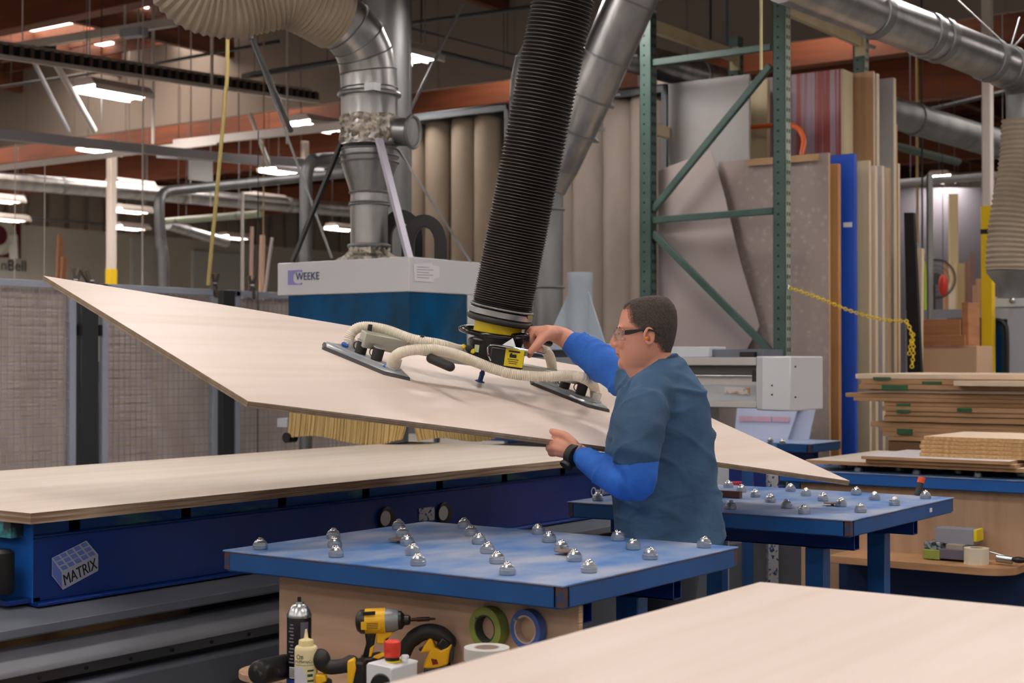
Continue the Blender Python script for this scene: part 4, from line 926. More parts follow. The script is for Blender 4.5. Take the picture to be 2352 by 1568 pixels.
# tall MDF pile behind table 3
YM = D(2000, 950, 9.4).y
XE = PY(2430, 950, YM).x
rows = [(1965, 858, 870, 'mdf_light'), (1978, 870, 882, 'mdf'), (1972, 882, 894, 'mdf'), (1990, 894, 902, 'mdf_light'), (1942, 902, 912, 'mdf'), (1960, 912, 921, 'mdf'), (2030, 921, 932, 'mdf'), (2026, 932, 944, 'mdf'), (2034, 944, 954, 'mdf'), (2030, 954, 968, 'mdf'), (2000, 968, 980, 'mdf'), (2022, 980, 991, 'mdf'), (2028, 991, 1002, 'mdf'), (2040, 1002, 1012, 'mdf')]
words = ['topmost pale', 'second from top tan', 'third from top tan', 'fourth pale', 'fifth, farthest protruding', 'sixth slightly set back', 'seventh', 'eighth', 'ninth', 'tenth', 'eleventh, protruding', 'twelfth', 'thirteenth', 'lowest visible']
for (px, y0, y1, mn), w in zip(rows, words): slab(px, px, y0, y1 - 1, YM + random.uniform(-.02, .02), 1.1, MATS[mn], 'mdf_board', w + ' board of the tall pile behind the far table', grp=None, x1=XE)
p = PY(2030, 1012, YM); tag(MB().box(PY(2040, 1000, YM).x, XE, YM, YM + 1.1, .0, p.z).build('pile_base', mat('pallet_brown', '6E5238', .8), bevel=.002), 'brown pallet base under the tall board pile', 'pallet')
gp = mat('strap_green', '2A5A38', .7)
for k, (px, y0, y1, w) in enumerate(((2025, 866, 872, 40), (2055, 884, 895, 60), (2140, 876, 882, 45), (2075, 927, 932, 32), (2075, 941, 947, 32), (2215, 937, 945, 34), (2078, 985, 996, 36))):
    a = PY(px - w/2, y1, YM - .024); b = PY(px + w/2, y0, YM - .024); tag(MB().box(a.x, b.x, YM - .024, YM - .0205, a.z, b.z).build('green_mark', gp), 'green painted band on the board edges of the tall pile', 'paint mark', 'green bands on the board pile')
# overhanging boards right on top of pile
slab(2190, 2420, 876, 886, YM - .12, .8, MATS['mdf_light'], 'mdf_board', 'pale board jutting forward at the right of the tall pile', x1=XE)
# ================================================================ TABLE 4 with plastic panels
c4 = Z(1863, 1019, .89)
xl4 = PY(1112, 1000, c4.y).x
T4 = ball_table(xl4, c4.x, c4.y, c4.y + .5, .89, 'long blue ball table far behind the man with white plastic panels', [(lerp(xl4, c4.x, .05*k), c4.y + .1 + .12*(k % 3)) for k in range(1, 9)] + [(Z(1770, 1012, .9).x, Z(1770, 1012, .9).y), (Z(1797, 1016, .9).x, Z(1797, 1016, .9).y)], topm=mat('top_pale_blue', '8FA8CC', .5))
pl = mat('plastic_panel', 'B9C3DC', .3); pk = mat('pale_red_print', 'CFA7B8', .6)
for k, (x0_, x1_, yt, lb) in enumerate(((1686, 1818, 936, 'white plastic panel with pale red print leaning on the small far table'), (1812, 1866, 896, 'taller white plastic panel at the right end of the small far table'))):
    yy = c4.y + .35 + .04*k; a = PY(x0_, 1012, yy); b = PY(x1_, yt, yy)
    t = thing('plastic_sheet', lb, 'panel', ((a.x + b.x)/2, yy, .89)); MB().prism([(a.x, yy, .892), (b.x - .03, yy, .892), (b.x + .03, yy + .05, b.z), (a.x - .0, yy + .05, b.z)], (0, .01, 0)).build('panel', pl, t)
    for j in range(3 if k == 0 else 1): MB().obox(((lerp(a.x, b.x, .2 + .3*j)), yy + .022, lerp(.892, b.z, .62)), (.06, 0, 0), (0, .003, .0), (0, .0015, .018)).build('print', pk, t)
# dark clutter under the lifted sheet tip, right of the man
sbx = [(1640, 1672, 1068, 1128, 'machine_white', 'pale metal post right behind the man at table height'), (1706, 1728, 1080, 1112, 'blue_paint', 'blue post behind the second ball table'), (1762, 1785, 1090, 1116, 'label_worn', 'grey checkered plate behind the second ball table')]
for x0_, x1_, y0_, y1_, mn, lb in sbx:
    a = D(x0_, y1_, 6.9); b = D(x1_, y0_, 6.9); w = (b - a).dot(R0)
    tag(MB().obox((a + b)/2 - UP*(a.z/2) , R0*w/2, F0*.03, UP*(abs(b.z - a.z)/2 + a.z/2)).build('machine_post', MATS[mn]), lb, 'post')
a = D(1640, 1112, 7.0); b = D(1732, 1112, 7.0); tag(MB().obox((a + b)/2, R0*.09, F0*.02, UP*.012).build('pink_strap', mat('pink', 'C83A55', .6)), 'pink strap between posts behind the second ball table', 'strap')
a = D(1676, 1142, 6.05); a.z = .905; tag(MB().obox(a, Vector((.05, 0, 0)), Vector((0, .012, 0)), UP*.014).build('wood_block', mat('block_brown', '6B4434', .6)), 'small brown wood block on the second ball table', 'block')
# ================================================================ PALLET RACK
pr_ = D(1790, 400, 10.9); YR = pr_.y; XR = pr_.x; XLf = PY(1482, 400, YR).x; YR2 = PX(1972, 85, XR).y
W_ = .1
def post(x, y, z1, t, pale):
    f = MB(); f.box(x - .05, x + .05, y, y + .004, .02, z1); f.box(x - .05, x - .046, y, y + .09, .02, z1)
    f.box(x - .05, x + .05, y + .086, y + .09, .02, z1)
    o = f.build('post', rackg, t); s_ = MB().box(x + .046, x + .05, y, y + .09, .02, z1).build('post_face', pale, o)
    hm = MB(); zz = .3
    while zz < z1 - .05:
        hm.cyl((x - .01, y - .001, zz), (x - .01, y + .0, zz), .009, n=8)
        for yy in (.028, .064): hm.prism([(x + .0505, y + yy - .008, zz - .014), (x + .0505, y + yy + .006, zz - .014), (x + .0505, y + yy + .009, zz + .014), (x + .0505, y + yy - .009, zz + .014)], (.0008, 0, 0))
        zz += .0762
    hm.build('punch_holes', dk, o, smooth=False)['kind'] = 'stuff'
    MB().box(x - .07, x + .07, y - .02, y + .11, 0, .02).build('foot_plate', rackg, t)
zl = PY(1482, 22, YR).z
t = thing('pallet_rack', 'tall green pallet rack with cream beams holding upright boards', 'rack', ((XR + XLf)/2, (YR + YR2)/2, 0))
post(XR, YR, 4.1, t, rackf); post(XLf, YR, zl, t, rackg)
post(XR, YR2, PX(1972, 48, XR).z, t, rackf); post(XLf, YR2, PX(1694, 88, XLf).z, t, rackg)
yb = YR + .045
def brace(pa, pb):
    a, b = PY(*pa, yb), PY(*pb, yb); b2 = MB().bar(a, b, .05, .045, (0, 1, 0)); return b2.build('brace', rackg, t, bevel=.003)
brace((1497, 145), (1772, 108)); brace((1500, 506), (1778, 484)); brace((1770, 150), (1500, 482)); brace((1500, 535), (1778, 815)); brace((1778, 1100), (1500, 860))
def beam(x, pa, pb, h): 
    a = PX(*pa, x); b = PX(*pb, x); zc = (a.z + b.z)/2
    o = MB().box(x - .02, x + .03, YR + .09, YR2, zc - h/2, zc + h/2).box(x - .03, x + .035, YR + .09, YR + .1, zc - h/2 - .06, zc + h/2 + .02).box(x - .03, x + .055, YR2 - .01, YR2 + .02, zc - h/2 - .08, zc + h/2 + .02)
    return o.build('beam', rackc, t, bevel=.003)
beam(XLf, (1505, 68), (1688, 125), .1); beam(XR, (1806, 18), (1982, 90), .13); beam(XLf, (1512, 300), (1600, 322), .09)
beam(XR, (1806, 1120), (1940, 1060), .13) if 0 else None
MB().box(XLf, XR + .6, YR + .13, YR2 + .45, .42, .552).build('deck', mat('rack_deck', '7A5F45', .7), t)
# boards standing in the rack
base = .552
def rboard(px0, px1, pyt, yy, th, m_, name, label, lean=0, edge=None, cat='board', zb_=None, x0=None):
    a = PY(px0, pyt, yy); b = PY(px1, pyt, yy); zt_ = b.z; xa_ = a.x if x0 is None else x0
    zz = base if zb_ is None else zb_
    o = MB().prism([(xa_ + lean, yy, zz), (b.x + lean, yy, zz), (b.x, yy, zt_), (xa_, yy, zt_)], (0, th, 0)).build(name, [m_, edge or m_], bevel=.001)
    for p_ in o.data.polygons:
        if p_.normal.x > .7 or p_.normal.z > .7: p_.material_index = 1
    return tag(o, label, cat)
dots = mat('dotted_sheet', 'A39792', .6)
nt = dots.node_tree; vor = nt.nodes.new('ShaderNodeTexVoronoi'); vor.inputs['Scale'].default_value = 17; rp = nt.nodes.new('ShaderNodeValToRGB'); tcn = nt.nodes.new('ShaderNodeTexCoord')
rp.color_ramp.elements[0].position = .12; rp.color_ramp.elements[0].color = lin('B5ABA9'); rp.color_ramp.elements[1].position = .2; rp.color_ramp.elements[1].color = lin('9F928E')
e_ = rp.color_ramp.elements.new(.3); e_.color = lin('A89C98'); e_ = rp.color_ramp.elements.new(.42); e_.color = lin('9F928E')
nt.links.new(tcn.outputs['Object'], vor.inputs['Vector']); nt.links.new(vor.outputs['Distance'], rp.inputs['Fac']); nt.links.new(rp.outputs['Color'], nt.nodes['Principled BSDF'].inputs['Base Color'])
stripes = mat('striped_laminate', '8E3F3C', .5, col2='9C8896', scale=(34, 1, .4), ramp=(.42, .56), detail=2)
gsh = mat('grey_sheet', 'A4A3A6', .5, col2='9B9996', scale=(2, 2, 2)); pinkish = mat('pinkish_sheet', 'B8ADAC', .5, col2='AFA3A0', scale=(2, 2, 2))
creamb = mat('cream_board', 'CFC3A2', .6, col2='BFB08E', scale=(8, 8, .6)); woodb = mat('wood_board', 'B5926E', .6, col2='A27E5C', scale=(20, 20, .8)); pale = mat('pale_board', 'D8C9B4', .6, col2='C9B69E', scale=(20, 20, .8))
whiteb = mat('white_board', 'B7B6B8', .5); orangeb = mat('orange_board', 'B58454', .6); blueb = mat('blue_board', '1C4FBE', .4); cardb = mat('kraft_board', 'BE9A74', .7)
rboard(1650, 1903, 350, YR + .26, .03, dots, 'patterned_board', 'large greyish board with round dot pattern behind the rack post', edge=cardb, x0=PY(1650, 400, YR + .26).x, cat='board')
rboard(1715, 1880, 352, YR + .24, .004, cardb, 'kraft_strip', 'tan kraft strip along the top of the dotted board', zb_=PY(1880, 368, YR + .24).z)
wp = [(1512, 392), (1632, 345), (1662, 440), (1700, 600), (1745, 748), (1700, 828), (1560, 1000), (1512, 1000)]
o = MB(); fr = [PY(x_, y_, YR + .17) for x_, y_ in wp]; o.prism(fr, (0, .006, 0)); o = o.build('warped_sheet', pinkish); tag(o, 'pale pinkish sheet leaning askew behind the rack braces', 'sheet')
rboard(1535, 1720, 170, YR + .34, .03, gsh, 'grey_sheet', 'tall plain grey sheet at the left of the rack', lean=0, zb_=base)
rboard(1640, 1762, 182, YR + .7, .05, creamb, 'cream_board', 'olive cream board between the grey sheet and striped one')
rboard(1755, 1932, 158, YR + .9, .02, stripes, 'striped_board', 'red and mauve striped laminate board at the top right of the rack', edge=creamb)
rboard(1755, 1936, 158, YR + .925, .20, creamb, 'cream_board', 'thick cream board directly behind the striped one')
rboard(1880, 1925, 375, YR + .37, .05, orangeb, 'orange_board', 'narrow orange-brown board left of the blue one')
rboard(1880, 1962, 352, YR + .52, .05, blueb, 'blue_board', 'bright blue board standing upright in the rack')
rboard(1880, 1996, 368, YR + .68, .04, creamb, 'cream_board', 'cream board just right of the blue one', lean=.0, edge=pale)
rboard(1900, 2010, 380, YR + .8, .05, pale, 'pale_board', 'pale board second to the right of the blue one')
rboard(1940, 2006, 163, YR + 1.2, .03, woodb, 'wood_board', 'tall wood-grain board right of the cream one', edge=pale)
rboard(1940, 2014, 168, YR + 1.24, .05, pale, 'pale_board', 'tall pale-edged board behind the wood-grain one', edge=pale)
rboard(1960, 2026, 380, YR + .95, .05, whiteb, 'white_board', 'short whitish board third to the right of the blue one', edge=pale)
rboard(1960, 2040, 385, YR + 1.08, .05, pale, 'pale_board', 'short pale board with long knotty face', edge=woodb)
rboard(1980, 2052, 178, YR + 1.72, .06, whiteb, 'white_board', 'tall whitish board at the right end of the rack', edge=creamb)
rboard(2000, 2058, 285, YR + 1.82, .03, woodb, 'wood_board', 'thin brown board behind the tall whitish one')
rboard(2000, 2063, 375, YR + 1.9, .04, pale, 'pale_board', 'thin pale board at the right end of the row', edge=pale)
rboard(1870, 1900, 0 + 545, YR + .3, .02, whiteb, 'white_board', 'slim white strip standing at the edge of the dotted board') if 0 else None
tag(MB().prism([PY(2076, 488, YR + 1.3), PY(2098, 488, YR + 1.3), PY(2135, 1262, YR + 1.3), PY(2093, 1262, YR + 1.3)], (0, .05, 0)).build('black_board', dk, bevel=.002), 'leaning black board right of the upright boards', 'board')
tag(MB().prism([PY(2100, 570, YR + 1.5), PY(2118, 570, YR + 1.5), PY(2110, 1240, YR + 1.5), PY(2101, 1240, YR + 1.5)], (0, .05, 0)).build('pale_board', pale, bevel=.002), 'pale tapering board behind the black one', 'board')
MB().obox(PY(1947, 516, YR + .518), (.035, 0, 0), (0, .001, 0), (0, 0, .018)).build('sticker', white, bpy.data.objects['blue_board'])
# orange tube loop
P = [PY(1700, 296, YR + .66), PY(1725, 292, YR + .64), PY(1790, 287, YR + .6), PY(1815, 287, YR + .56), PY(1836, 298, YR + .5), PY(1846, 322, YR + .45), PY(1842, 352, YR + .4), PY(1838, 380, YR + .38)]
tag(MB().tube(catmull(P, 6), .019, 14).build('orange_tube', mat('orange_paint', 'D9632B', .35)), 'bent orange tube sticking up over the dotted board', 'tube')
# yellow plastic chain
ym = mat('chain_yellow', 'E6C62A', .4)
P = catmull([D(1812, 660, 10.75), D(1880, 684, 10.8), D(1960, 716, 10.85), D(2030, 734, 10.9), D(2078, 737, 10.95)], 10)
Q = catmull([D(2080, 735, 10.93), D(2092, 760, 10.9), D(2098, 800, 10.9), D(2094, 845, 10.9)], 10)
Q2 = catmull([D(2098, 765, 10.91), D(2092, 790, 10.9), D(2088, 815, 10.9)], 10)
t = thing('plastic_chain', 'yellow plastic chain slung across the upright boards', 'chain', P[0])
for path, st, mm_, nm in ((P, .022, ym, 'chain_run'), (Q, .024, ym, 'hanging_end'), (Q2, .022, ym, 'hanging_end')):
    R_ = resample(path, st); o = MB()
    for i in range(len(R_) - 1):
        c_ = (R_[i] + R_[i+1])/2; dv = (R_[i+1] - R_[i]).normalized(); u, v = frame(dv); w_ = u if i % 2 else v; w_ = (w_*.8 + u*.3).normalized()
        o.ring(c_, w_.cross(dv), .0125, .0042, n=12, m=6)
    o.build(nm, mm_, t)['kind'] = 'stuff'
a = D(1811, 659, 10.73); MB().ring(a, R0, .014, .003, n=14, m=6).build('hook', steel, t)
# ================================================================ CRATE, WHITE MACHINE, FAR RIGHT AREA
dC = 12.4
def fbox(px0, px1, py0, py1, d, dpt, m_, nm, label=None, cat='box', par=None, bev=.004, zb_=None):
    y_ = D((px0 + px1)/2, py1, d).y; a = PY(px0, py1, y_); b = PY(px1, py0, y_)
    o = MB().box(a.x, b.x, y_, y_ + dpt, a.z if zb_ is None else zb_, b.z).build(nm, m_, par, bevel=bev)
    return tag(o, label, cat) if label else o
fbox(2112, 2244, 794, 880, dC, .4, mat('carton_tan', 'C6A688', .7), 'plywood_box', 'plain tan plywood box behind the board pile', zb_=0)
t = thing('open_crate', 'orange-brown wooden crate on top of the tan box', 'crate', D(2170, 770, dC + .05))
fbox(2112, 2206, 732, 794, dC + .1, .02, mat('crate_wood', 'AF7A52', .6, col2='9C6A46', scale=(2, 2, 20)), 'back_board', par=t); fbox(2209, 2224, 694, 794, dC + .05, .3, mat('crate_wood', 'AF7A52'), 'side_board', par=t); fbox(2112, 2216, 769, 794, dC - .0, .02, mat('crate_wood', 'AF7A52'), 'front_board', par=t)
yw = D(2230, 780, 13.2).y
t = thing('white_cabinet_machine', 'grey-white machine with dark-edged blue window at the right', 'machine', PY(2230, 800, yw))
mw2 = mat('cabinet_grey', 'A3A8B6', .45); a = PY(2080, 712, yw); b = PY(2480, 712, yw); w0 = PY(2182, 735, yw); w1 = PY(2314, 860, yw); zt_ = a.z
k = MB(); k.box(a.x, w0.x, yw, yw + .9, 0, zt_); k.box(w1.x, b.x, yw, yw + .9, 0, zt_); k.box(w0.x, w1.x, yw, yw + .9, w0.z, zt_); k.box(w0.x, w1.x, yw, yw + .9, 0, w1.z - .1)
k.build('cabinet', mw2, t, bevel=.004)
k = MB(); k.tube(catmull([Vector((w0.x - .02, yw - .01, w0.z)), Vector((w1.x - .15, yw - .01, w0.z)), Vector((w1.x - .03, yw - .01, w0.z - .03)), Vector((w1.x, yw - .01, w0.z - .14)), Vector((w1.x, yw - .01, w1.z - .1))], 6), .018, 8).build('window_seal', black, t)
MB().box(w0.x, w1.x, yw + .02, yw + .025, w1.z - .1, w0.z).build('window_pane', glassy('cab_pane', '124A78', .6, .1), t)
MB().box(w0.x + .1, w1.x - .15, yw + .3, yw + .6, .3, w0.z - .15).build('inner_block', mat('inner_blue', '2E78B4', .4), t)
fbox(2266, 2480, 677, 706, 12.9, .5, mwhite, 'top_cover', par=t)
MB().ball(D(2325, 690, 12.85), .03).build('latch', steel, t)
# partition and clutter beyond
a = D(2060, 560, 22); 
tag(MB().obox(D(2200, 700, 24) * 1.0, R0*2.2, F0*.05, UP*2.6).build('partition', mat('partition_white', '625E65', .7)), 'pale partition wall in the far right work area', 'partition')
bpy.data.objects['partition'].location.z = 1.6 ; 
for k, (px, py0, py1, w, hx, d, lb) in enumerate(((2190, 445, 700, .12, 'D5C39A', 20, 'wide pale yellow board standing far right'), (2172, 600, 700, .05, 'B08468', 18, 'thin brown stick beside the far fan'), (2205, 605, 700, .09, 'C6AE82', 18, 'straw coloured offcut in the far rack of offcuts'), (2222, 600, 700, .07, '8C6A54', 18.2, 'dark brown offcut in the far rack of offcuts'), (2232, 580, 700, .05, '7A5A50', 17.8, 'tallest dark offcut beside the yellow column'), (2247, 640, 700, .05, 'B58A6E', 17.9, 'rosy offcut left of the yellow column'), (2257, 640, 700, .04, 'C09880', 17.9, 'pale rosy offcut touching the yellow column'), (2186, 655, 700, .06, 'DCCBB4', 17.5, 'short cream offcut at the left'), (2240, 655, 700, .05, 'A87E62', 17.5, 'short brown offcut at the right'))):
    a = D(px, py1, d); b = D(px, py0, d); tag(MB().obox((Vector((a.x, a.y, 0)) + b)/2, R0*w/2, F0*.02, UP*b.z/2).build('offcut_board', mat('oc_' + hx, hx, .7)), lb, 'board')
t = thing('pedestal_fan', 'dark round fan guard in the far right work area', 'fan', D(2150, 640, 17))
a = D(2150, 640, 17); o = MB()
for r in (.05, .1, .15, .2): o.ring(a, F0, r, .004, n=24, m=5)
o.ring(a, F0, .22, .01, n=24, m=6); o.build('guard', mdark, t); MB().cyl(a, a + F0*.15, .07).build('motor', mdark, t); MB().tube([a + F0*.1, Vector((a.x, a.y, 0)) + F0*.1], .02, 8).build('pole', mdark, t)
t = MB().ball(D(2166, 655, 16.5), .05, .05, .12).build('red_bag', red); MB().tube([D(2166, 650, 16.5), Vector((*D(2166, 650, 16.5).xy, CZ))], .004, 6).build('cord', mdark, t); tag(t, 'small red bag hanging by the far fan', 'bag')
tag(MB().tube([D(2120, 600, 16), D(2122, 640, 16), Vector((*D(2122, 640, 16).xy, 0))], .03, 8).build('safety_vest', mat('vest', 'A8C62E', .6)), 'yellow-green safety strip hanging far right', 'strap')
# ================================================================ LIFTED SHEET
SA, SB, SC_, SD = D(100, 633, 5.07), D(570, 921, 4.25), D(1952, 1104, 5.58), D(1395, 851, 6.41)
SN = (SB - SA).cross(SD - SA).normalized()
if SN.z < 0: SN = -SN
def PL(px, py, h=0):
    r = ray(px, py); return O0 + r * ((SA - O0).dot(SN) / r.dot(SN)) + SN*h
n, n2 = 24, 10
V, Fc = [], []
for k in (0, 1):
    for j in range(n2 + 1):
        for i in range(n + 1):
            u, v = i/n, j/n2; p = SA.lerp(SD, u).lerp(SB.lerp(SC_, u), v); V.append(p - SN*.018*(1 - k) + SN*.006*math.sin(math.pi*u))
N_ = (n+1)*(n2+1)
for j in range(n2):
    for i in range(n):
        a = j*(n+1) + i; Fc.append((a, a+1, a+n+2, a+n+1)); Fc.append((N_+a, N_+a+n+1, N_+a+n+2, N_+a+1))
nf = len(Fc)
for i in range(n):
    a = i; Fc.append((a, N_+a, N_+a+1, a+1)); a = n2*(n+1) + i; Fc.append((a, a+1, N_+a+1, N_+a))
for j in range(n2):
    a = j*(n+1); Fc.append((a, a+n+1, N_+a+n+1, N_+a)); a = j*(n+1) + n; Fc.append((a, N_+a, N_+a+n+1, a+n+1))
edgem = mat('lifted_edge', 'A8967F', .7, col2='8F7C66', scale=(30, 30, 30))
sh_ = MB().add(V, Fc).build('plywood_sheet', [veneer, edgem], ang=30)
for p_ in sh_.data.polygons[nf:]: p_.material_index = 1
tag(sh_, 'large tilted plywood sheet held in the air by the suction lifter and the man', 'plywood sheet')
# dark plies along the near edges
for a, b in ((SA, SB), (SB, SC_), (SA, SD)):
    dirv = (b - a).normalized(); out = dirv.cross(SN).normalized()
    if out.dot((SA + SC_)/2 - a) > 0: out = -out
    for h in (-.0045, -.0105): MB().bar(a + out*.0006 + SN*h, b + out*.0006 + SN*h, .0012, .0012, SN).build('dark_ply', mat('ply_dark', '7E6850', .8), sh_)
# ================================================================ VACUUM LIFTER
LT = thing('vacuum_tube_lifter', 'black ribbed vacuum tube lifter with cream hoses gripping the tilted sheet', 'lifter', D(1150, 790, 5.35))
T0, T1_ = D(1150, 722, 5.33), D(1325, -160, 5.2)
ta = (T1_ - T0).normalized()
P = []; s_l = 0; TL = (T1_ - T0).length; j_ = 0
while s_l < TL: P.append(T0 + ta*s_l); s_l += lerp(.0019, .0034, min(1, s_l/.7)); j_ += 1
L = len(P)
rs = [.1085 - (.005 + .002*min(1, i/L*2)) * (0.5 - .5*math.cos(2*math.pi*i/4)) for i in range(L)]
tm = mat('tube_black', '0D0B0B', .55, col2='171210', scale=(30, 30, 30))
MB().tube(P, rs, 48).build('lift_tube', tm, LT, ang=70)
o = MB()
k = 0
wire = mat('tube_rib_grey', '4E453F', .55)
for i in range(0, L, 4):
    if i > L*.05: o.ring(P[i], ta, .1086, .0011, n=48, m=5)
rb = o.build('rib_wire', wire, LT); rb['kind'] = 'stuff'
# clamps and collar at the foot of the tube
MB().lathe(T0 - ta*.008, ta, [(.111, 0), (.115, .003), (.115, .022), (.111, .025)], 48).build('clamp_band', steel, LT)
MB().ring(T0 + ta*.024, ta, .1115, .004, n=48).build('clamp_ring', galvd, LT)
MB().ring(T0 - ta*.02, ta, .108, .012, n=48, m=10).build('rubber_cuff', rubber, LT)
q = T0 + R0*.096 - F0*.06 - ta*.0; MB().obox(q + R0*.01 - ta*.012, R0*.008, F0*.008, UP*.006).build('clamp_bolt', mat('brass', 'A89858', .3, .9), LT)
MB().lathe(T0 - ta*.075, ta, [(.085, 0), (.087, .055)], 40).build('yellow_collar', yellow2, LT)
# oval handle ring
c0 = D(1140, 765, 5.33); ux = (D(1232, 775, 5.36) - D(1062, 752, 5.34)).normalized(); uy = (F0*1.0 + UP*.12 - ux*(F0*1.0 + UP*.12).dot(ux)).normalized()
ringp = [c0 + ux*.128*math.cos(a) + uy*.115*math.sin(a) for a in [2*math.pi*i/40 for i in range(40)]]
o = MB(); rings = []
for i, p in enumerate(ringp):
    T_ = (ringp[(i+1) % 40] - ringp[i-1]).normalized(); a1 = ux.cross(uy).normalized(); a2 = T_.cross(a1)
    rings.append([p + (a1*math.cos(2*math.pi*k/10) + a2*math.sin(2*math.pi*k/10))*.0095 for k in range(10)])
o.loft(rings, closed=True).build('handle_ring', mat('glossy_black', '0E0E10', .18), LT)
GR = [D(1180, 773, 5.27), D(1205, 772, 5.27), D(1232, 778, 5.29), D(1262, 788, 5.33)]
MB().chain(catmull(GR, 4), [.0125]*13, 16).build('grip', mat('glossy_black', '0E0E10', .18), LT)
# control body
e1, e2 = ux, (F0 - ux*F0.dot(ux)).normalized(); e3 = e1.cross(e2)
if e3.z < 0: e3 = -e3
bc = D(1130, 806, 5.34)
MB().obox(bc, e1*.088, e2*.07, e3*.042).build('control_body', black, LT, bevel=.012)
MB().lathe(T0 - ta*.13, ta, [(.07, 0), (.078, .02), (.08, .06)], 36).build('upper_body', mdark, LT)
bf = D(1163, 822, 5.25)
MB().obox(bf, e1*.06, e2*.03, e3*.034).build('switch_box', black, LT, bevel=.006)
lb_ = D(1181, 822, 5.217) 
yl = MB().obox(lb_, e1*.033, e2*.0008, e3*.031).build('warning_label', yellow2, LT)
MB().obox(lb_ - e2*.001 - e1*.002 + e3*.022, e1*.02, e2*.0004, e3*.003).build('text_line', inkb, yl)
MB().obox(lb_ - e2*.001 - e1*.005 + e3*.006, e1*.012, e2*.0004, e3*.006).build('pictogram', inkb, yl)
MB().obox(lb_ - e2*.001 - e1*.012 + e3*.013, e1*.003, e2*.0004, e3*.003).build('pictogram', inkb, yl)
for k in range(3): MB().obox(lb_ - e2*.001 - e1*.003 - e3*(.006 + k*.007), e1*(.02 - .003*k), e2*.0004, e3*.0012).build('text_line', inkb, yl)
br = [D(1128, 828, 5.19), D(1121, 812, 5.19), D(1122, 796, 5.19), D(1132, 791, 5.19), D(1165, 796, 5.19), D(1200, 803, 5.2), D(1228, 808, 5.22), D(1250, 813, 5.25)]
MB().tube(catmull(br, 5), .0035, 8).build('chrome_lever', chrome, LT)
MB().prism([D(1150, 794, 5.2), D(1178, 776, 5.21), D(1186, 800, 5.2)], F0*.004).build('lever_bracket', steel, LT)
b0, b1 = D(1172, 783, 5.25), D(1200, 792, 5.25)
MB().hose([b0, b1], .021, .008, .0035, n=20).build('bellows', black, LT)
for px, py, r, m_ in ((1065, 795, .008, yellow2), (1078, 800, .014, black), (1086, 806, .009, yellow2)): MB().lathe(D(px, py, 5.25), -F0, [(r, 0), (r, .012), (r*.7, .015)], 18).build('knob', m_, LT)
MB().obox(D(1095, 800, 5.245), e1*.008, e2*.001, e3*.013).build('small_label', mat('pale_green_label', 'C9D3B0', .5), LT)
# beam
bl, brr = PL(838, 833, .083), PL(1350, 920, .075)
bd = (brr - bl).normalized(); MB().bar(bl - bd*.03, brr, .04, .034, SN).build('cross_beam', mat('beam_zinc', 'B9BBB2', .35, .85), LT, bevel=.003)
MB().bar(bl - bd*.035, bl + bd*.13, .05, .052, SN).build('beam_sleeve', mat('sleeve_grey', 'ADAFA4', .4, .6), LT, bevel=.003)
MB().bar(PL(1000, 868, .075), PL(1200, 893, .075), .03, .02, SN).build('lower_rail', steel, LT)
a, b = D(990, 823, 5.05), D(1034, 842, 4.98); MB().chain([a, b], [.0165, .0165], 16).build('black_grip', rubber, LT)
def pad(p0, p1, kn):
    A_, B_ = PL(*p0), PL(*p1); e = (B_ - A_); w = SN.cross(e).normalized(); e_ = e.normalized(); Lh = e.length
    def hexa(s, hw, h0, h1, hw2=None):
        out = []
        pts = [(0, .0), (.12, -hw), (.82, -hw), (1, 0), (.82, hw), (.12, hw)]
        c = A_ + e/2
        return MB().loft([[A_ + e_*(Lh*(.5 + (x - .5)*s_)) + w*y*s2 + SN*h for x, y in pts] for s_, s2, h in ((s, 1, h0), (hw2 or s*.97, .85, h1))])
    hexa(1, .066, .001, .016).build('pad_seal', mat('seal_grey', '3C3A3B', .6), LT); hexa(.93, .052, .016, .022, .9).build('pad_plate', mat('pad_silver', 'A9B0B5', .38, .5), LT, bevel=.001)
    MB().bar(A_ + e*.15 + SN*.023, A_ + e*.85 + SN*.023, .045, .012, SN).build('pad_rib', mat('pad_silver', 'A9B0B5'), LT, bevel=.002)
    for k in kn:
        c = A_ + e*k + SN*.03; MB().lathe(c, SN, [(.02, 0), (.02, .042), (.019, .044)], 20).build('pad_knob', rubber, LT)
        MB().lathe(c + SN*.043, SN, [(.022, 0), (.022, .004)], 20).build('knob_cap', steel, LT)
        MB().ring(c - e_*.02 + SN*.02, w, .014, .002, n=18, m=6).build('knob_strap', rubber, LT)
    return A_, e, w
Al, el_, wl = pad((738, 794), (942, 879), (.42, .6)); Ar, er_, wr = pad((1213, 876), (1400, 951), (.42, .62))
def chose(pts, label=None, r=.018): return MB().hose(pts, r, .0062, .0012, n=18, k=4).build('cream_hose', cream, LT, ang=70)
f1, f2 = PL(800, 814, .03), PL(902, 858, .03); f3, f4 = PL(1268, 895, .02), PL(1362, 934, .03)
for f in (f1, f2, f3, f4): MB().lathe(f - SN*.02, SN, [(.024, 0), (.022, .012), (.0185, .016), (.0185, .045)], 20).build('hose_fitting', mat('clear_fitting', 'D6D4CC', .25, .3), LT)
d1 = f1.dot(F0); d2_ = f2.dot(F0); d4_ = f4.dot(F0); d3_ = f3.dot(F0)
chose([f1, D(802, 778, d1), D(815, 757, d1), D(840, 750, d1), D(885, 757, d1), D(945, 778, d1 - .02), D(1010, 791, d1), D(1060, 806, 5.36), D(1085, 818, 5.36)])
chose([f2, D(900, 838, d2_ - .03), D(909, 817, d2_ - .06), D(938, 805, d2_ - .08), D(990, 803, d2_ - .06), D(1040, 812, min(d2_ + .0, 5.15)), D(1090, 830, 5.18), D(1130, 846, 5.2)])
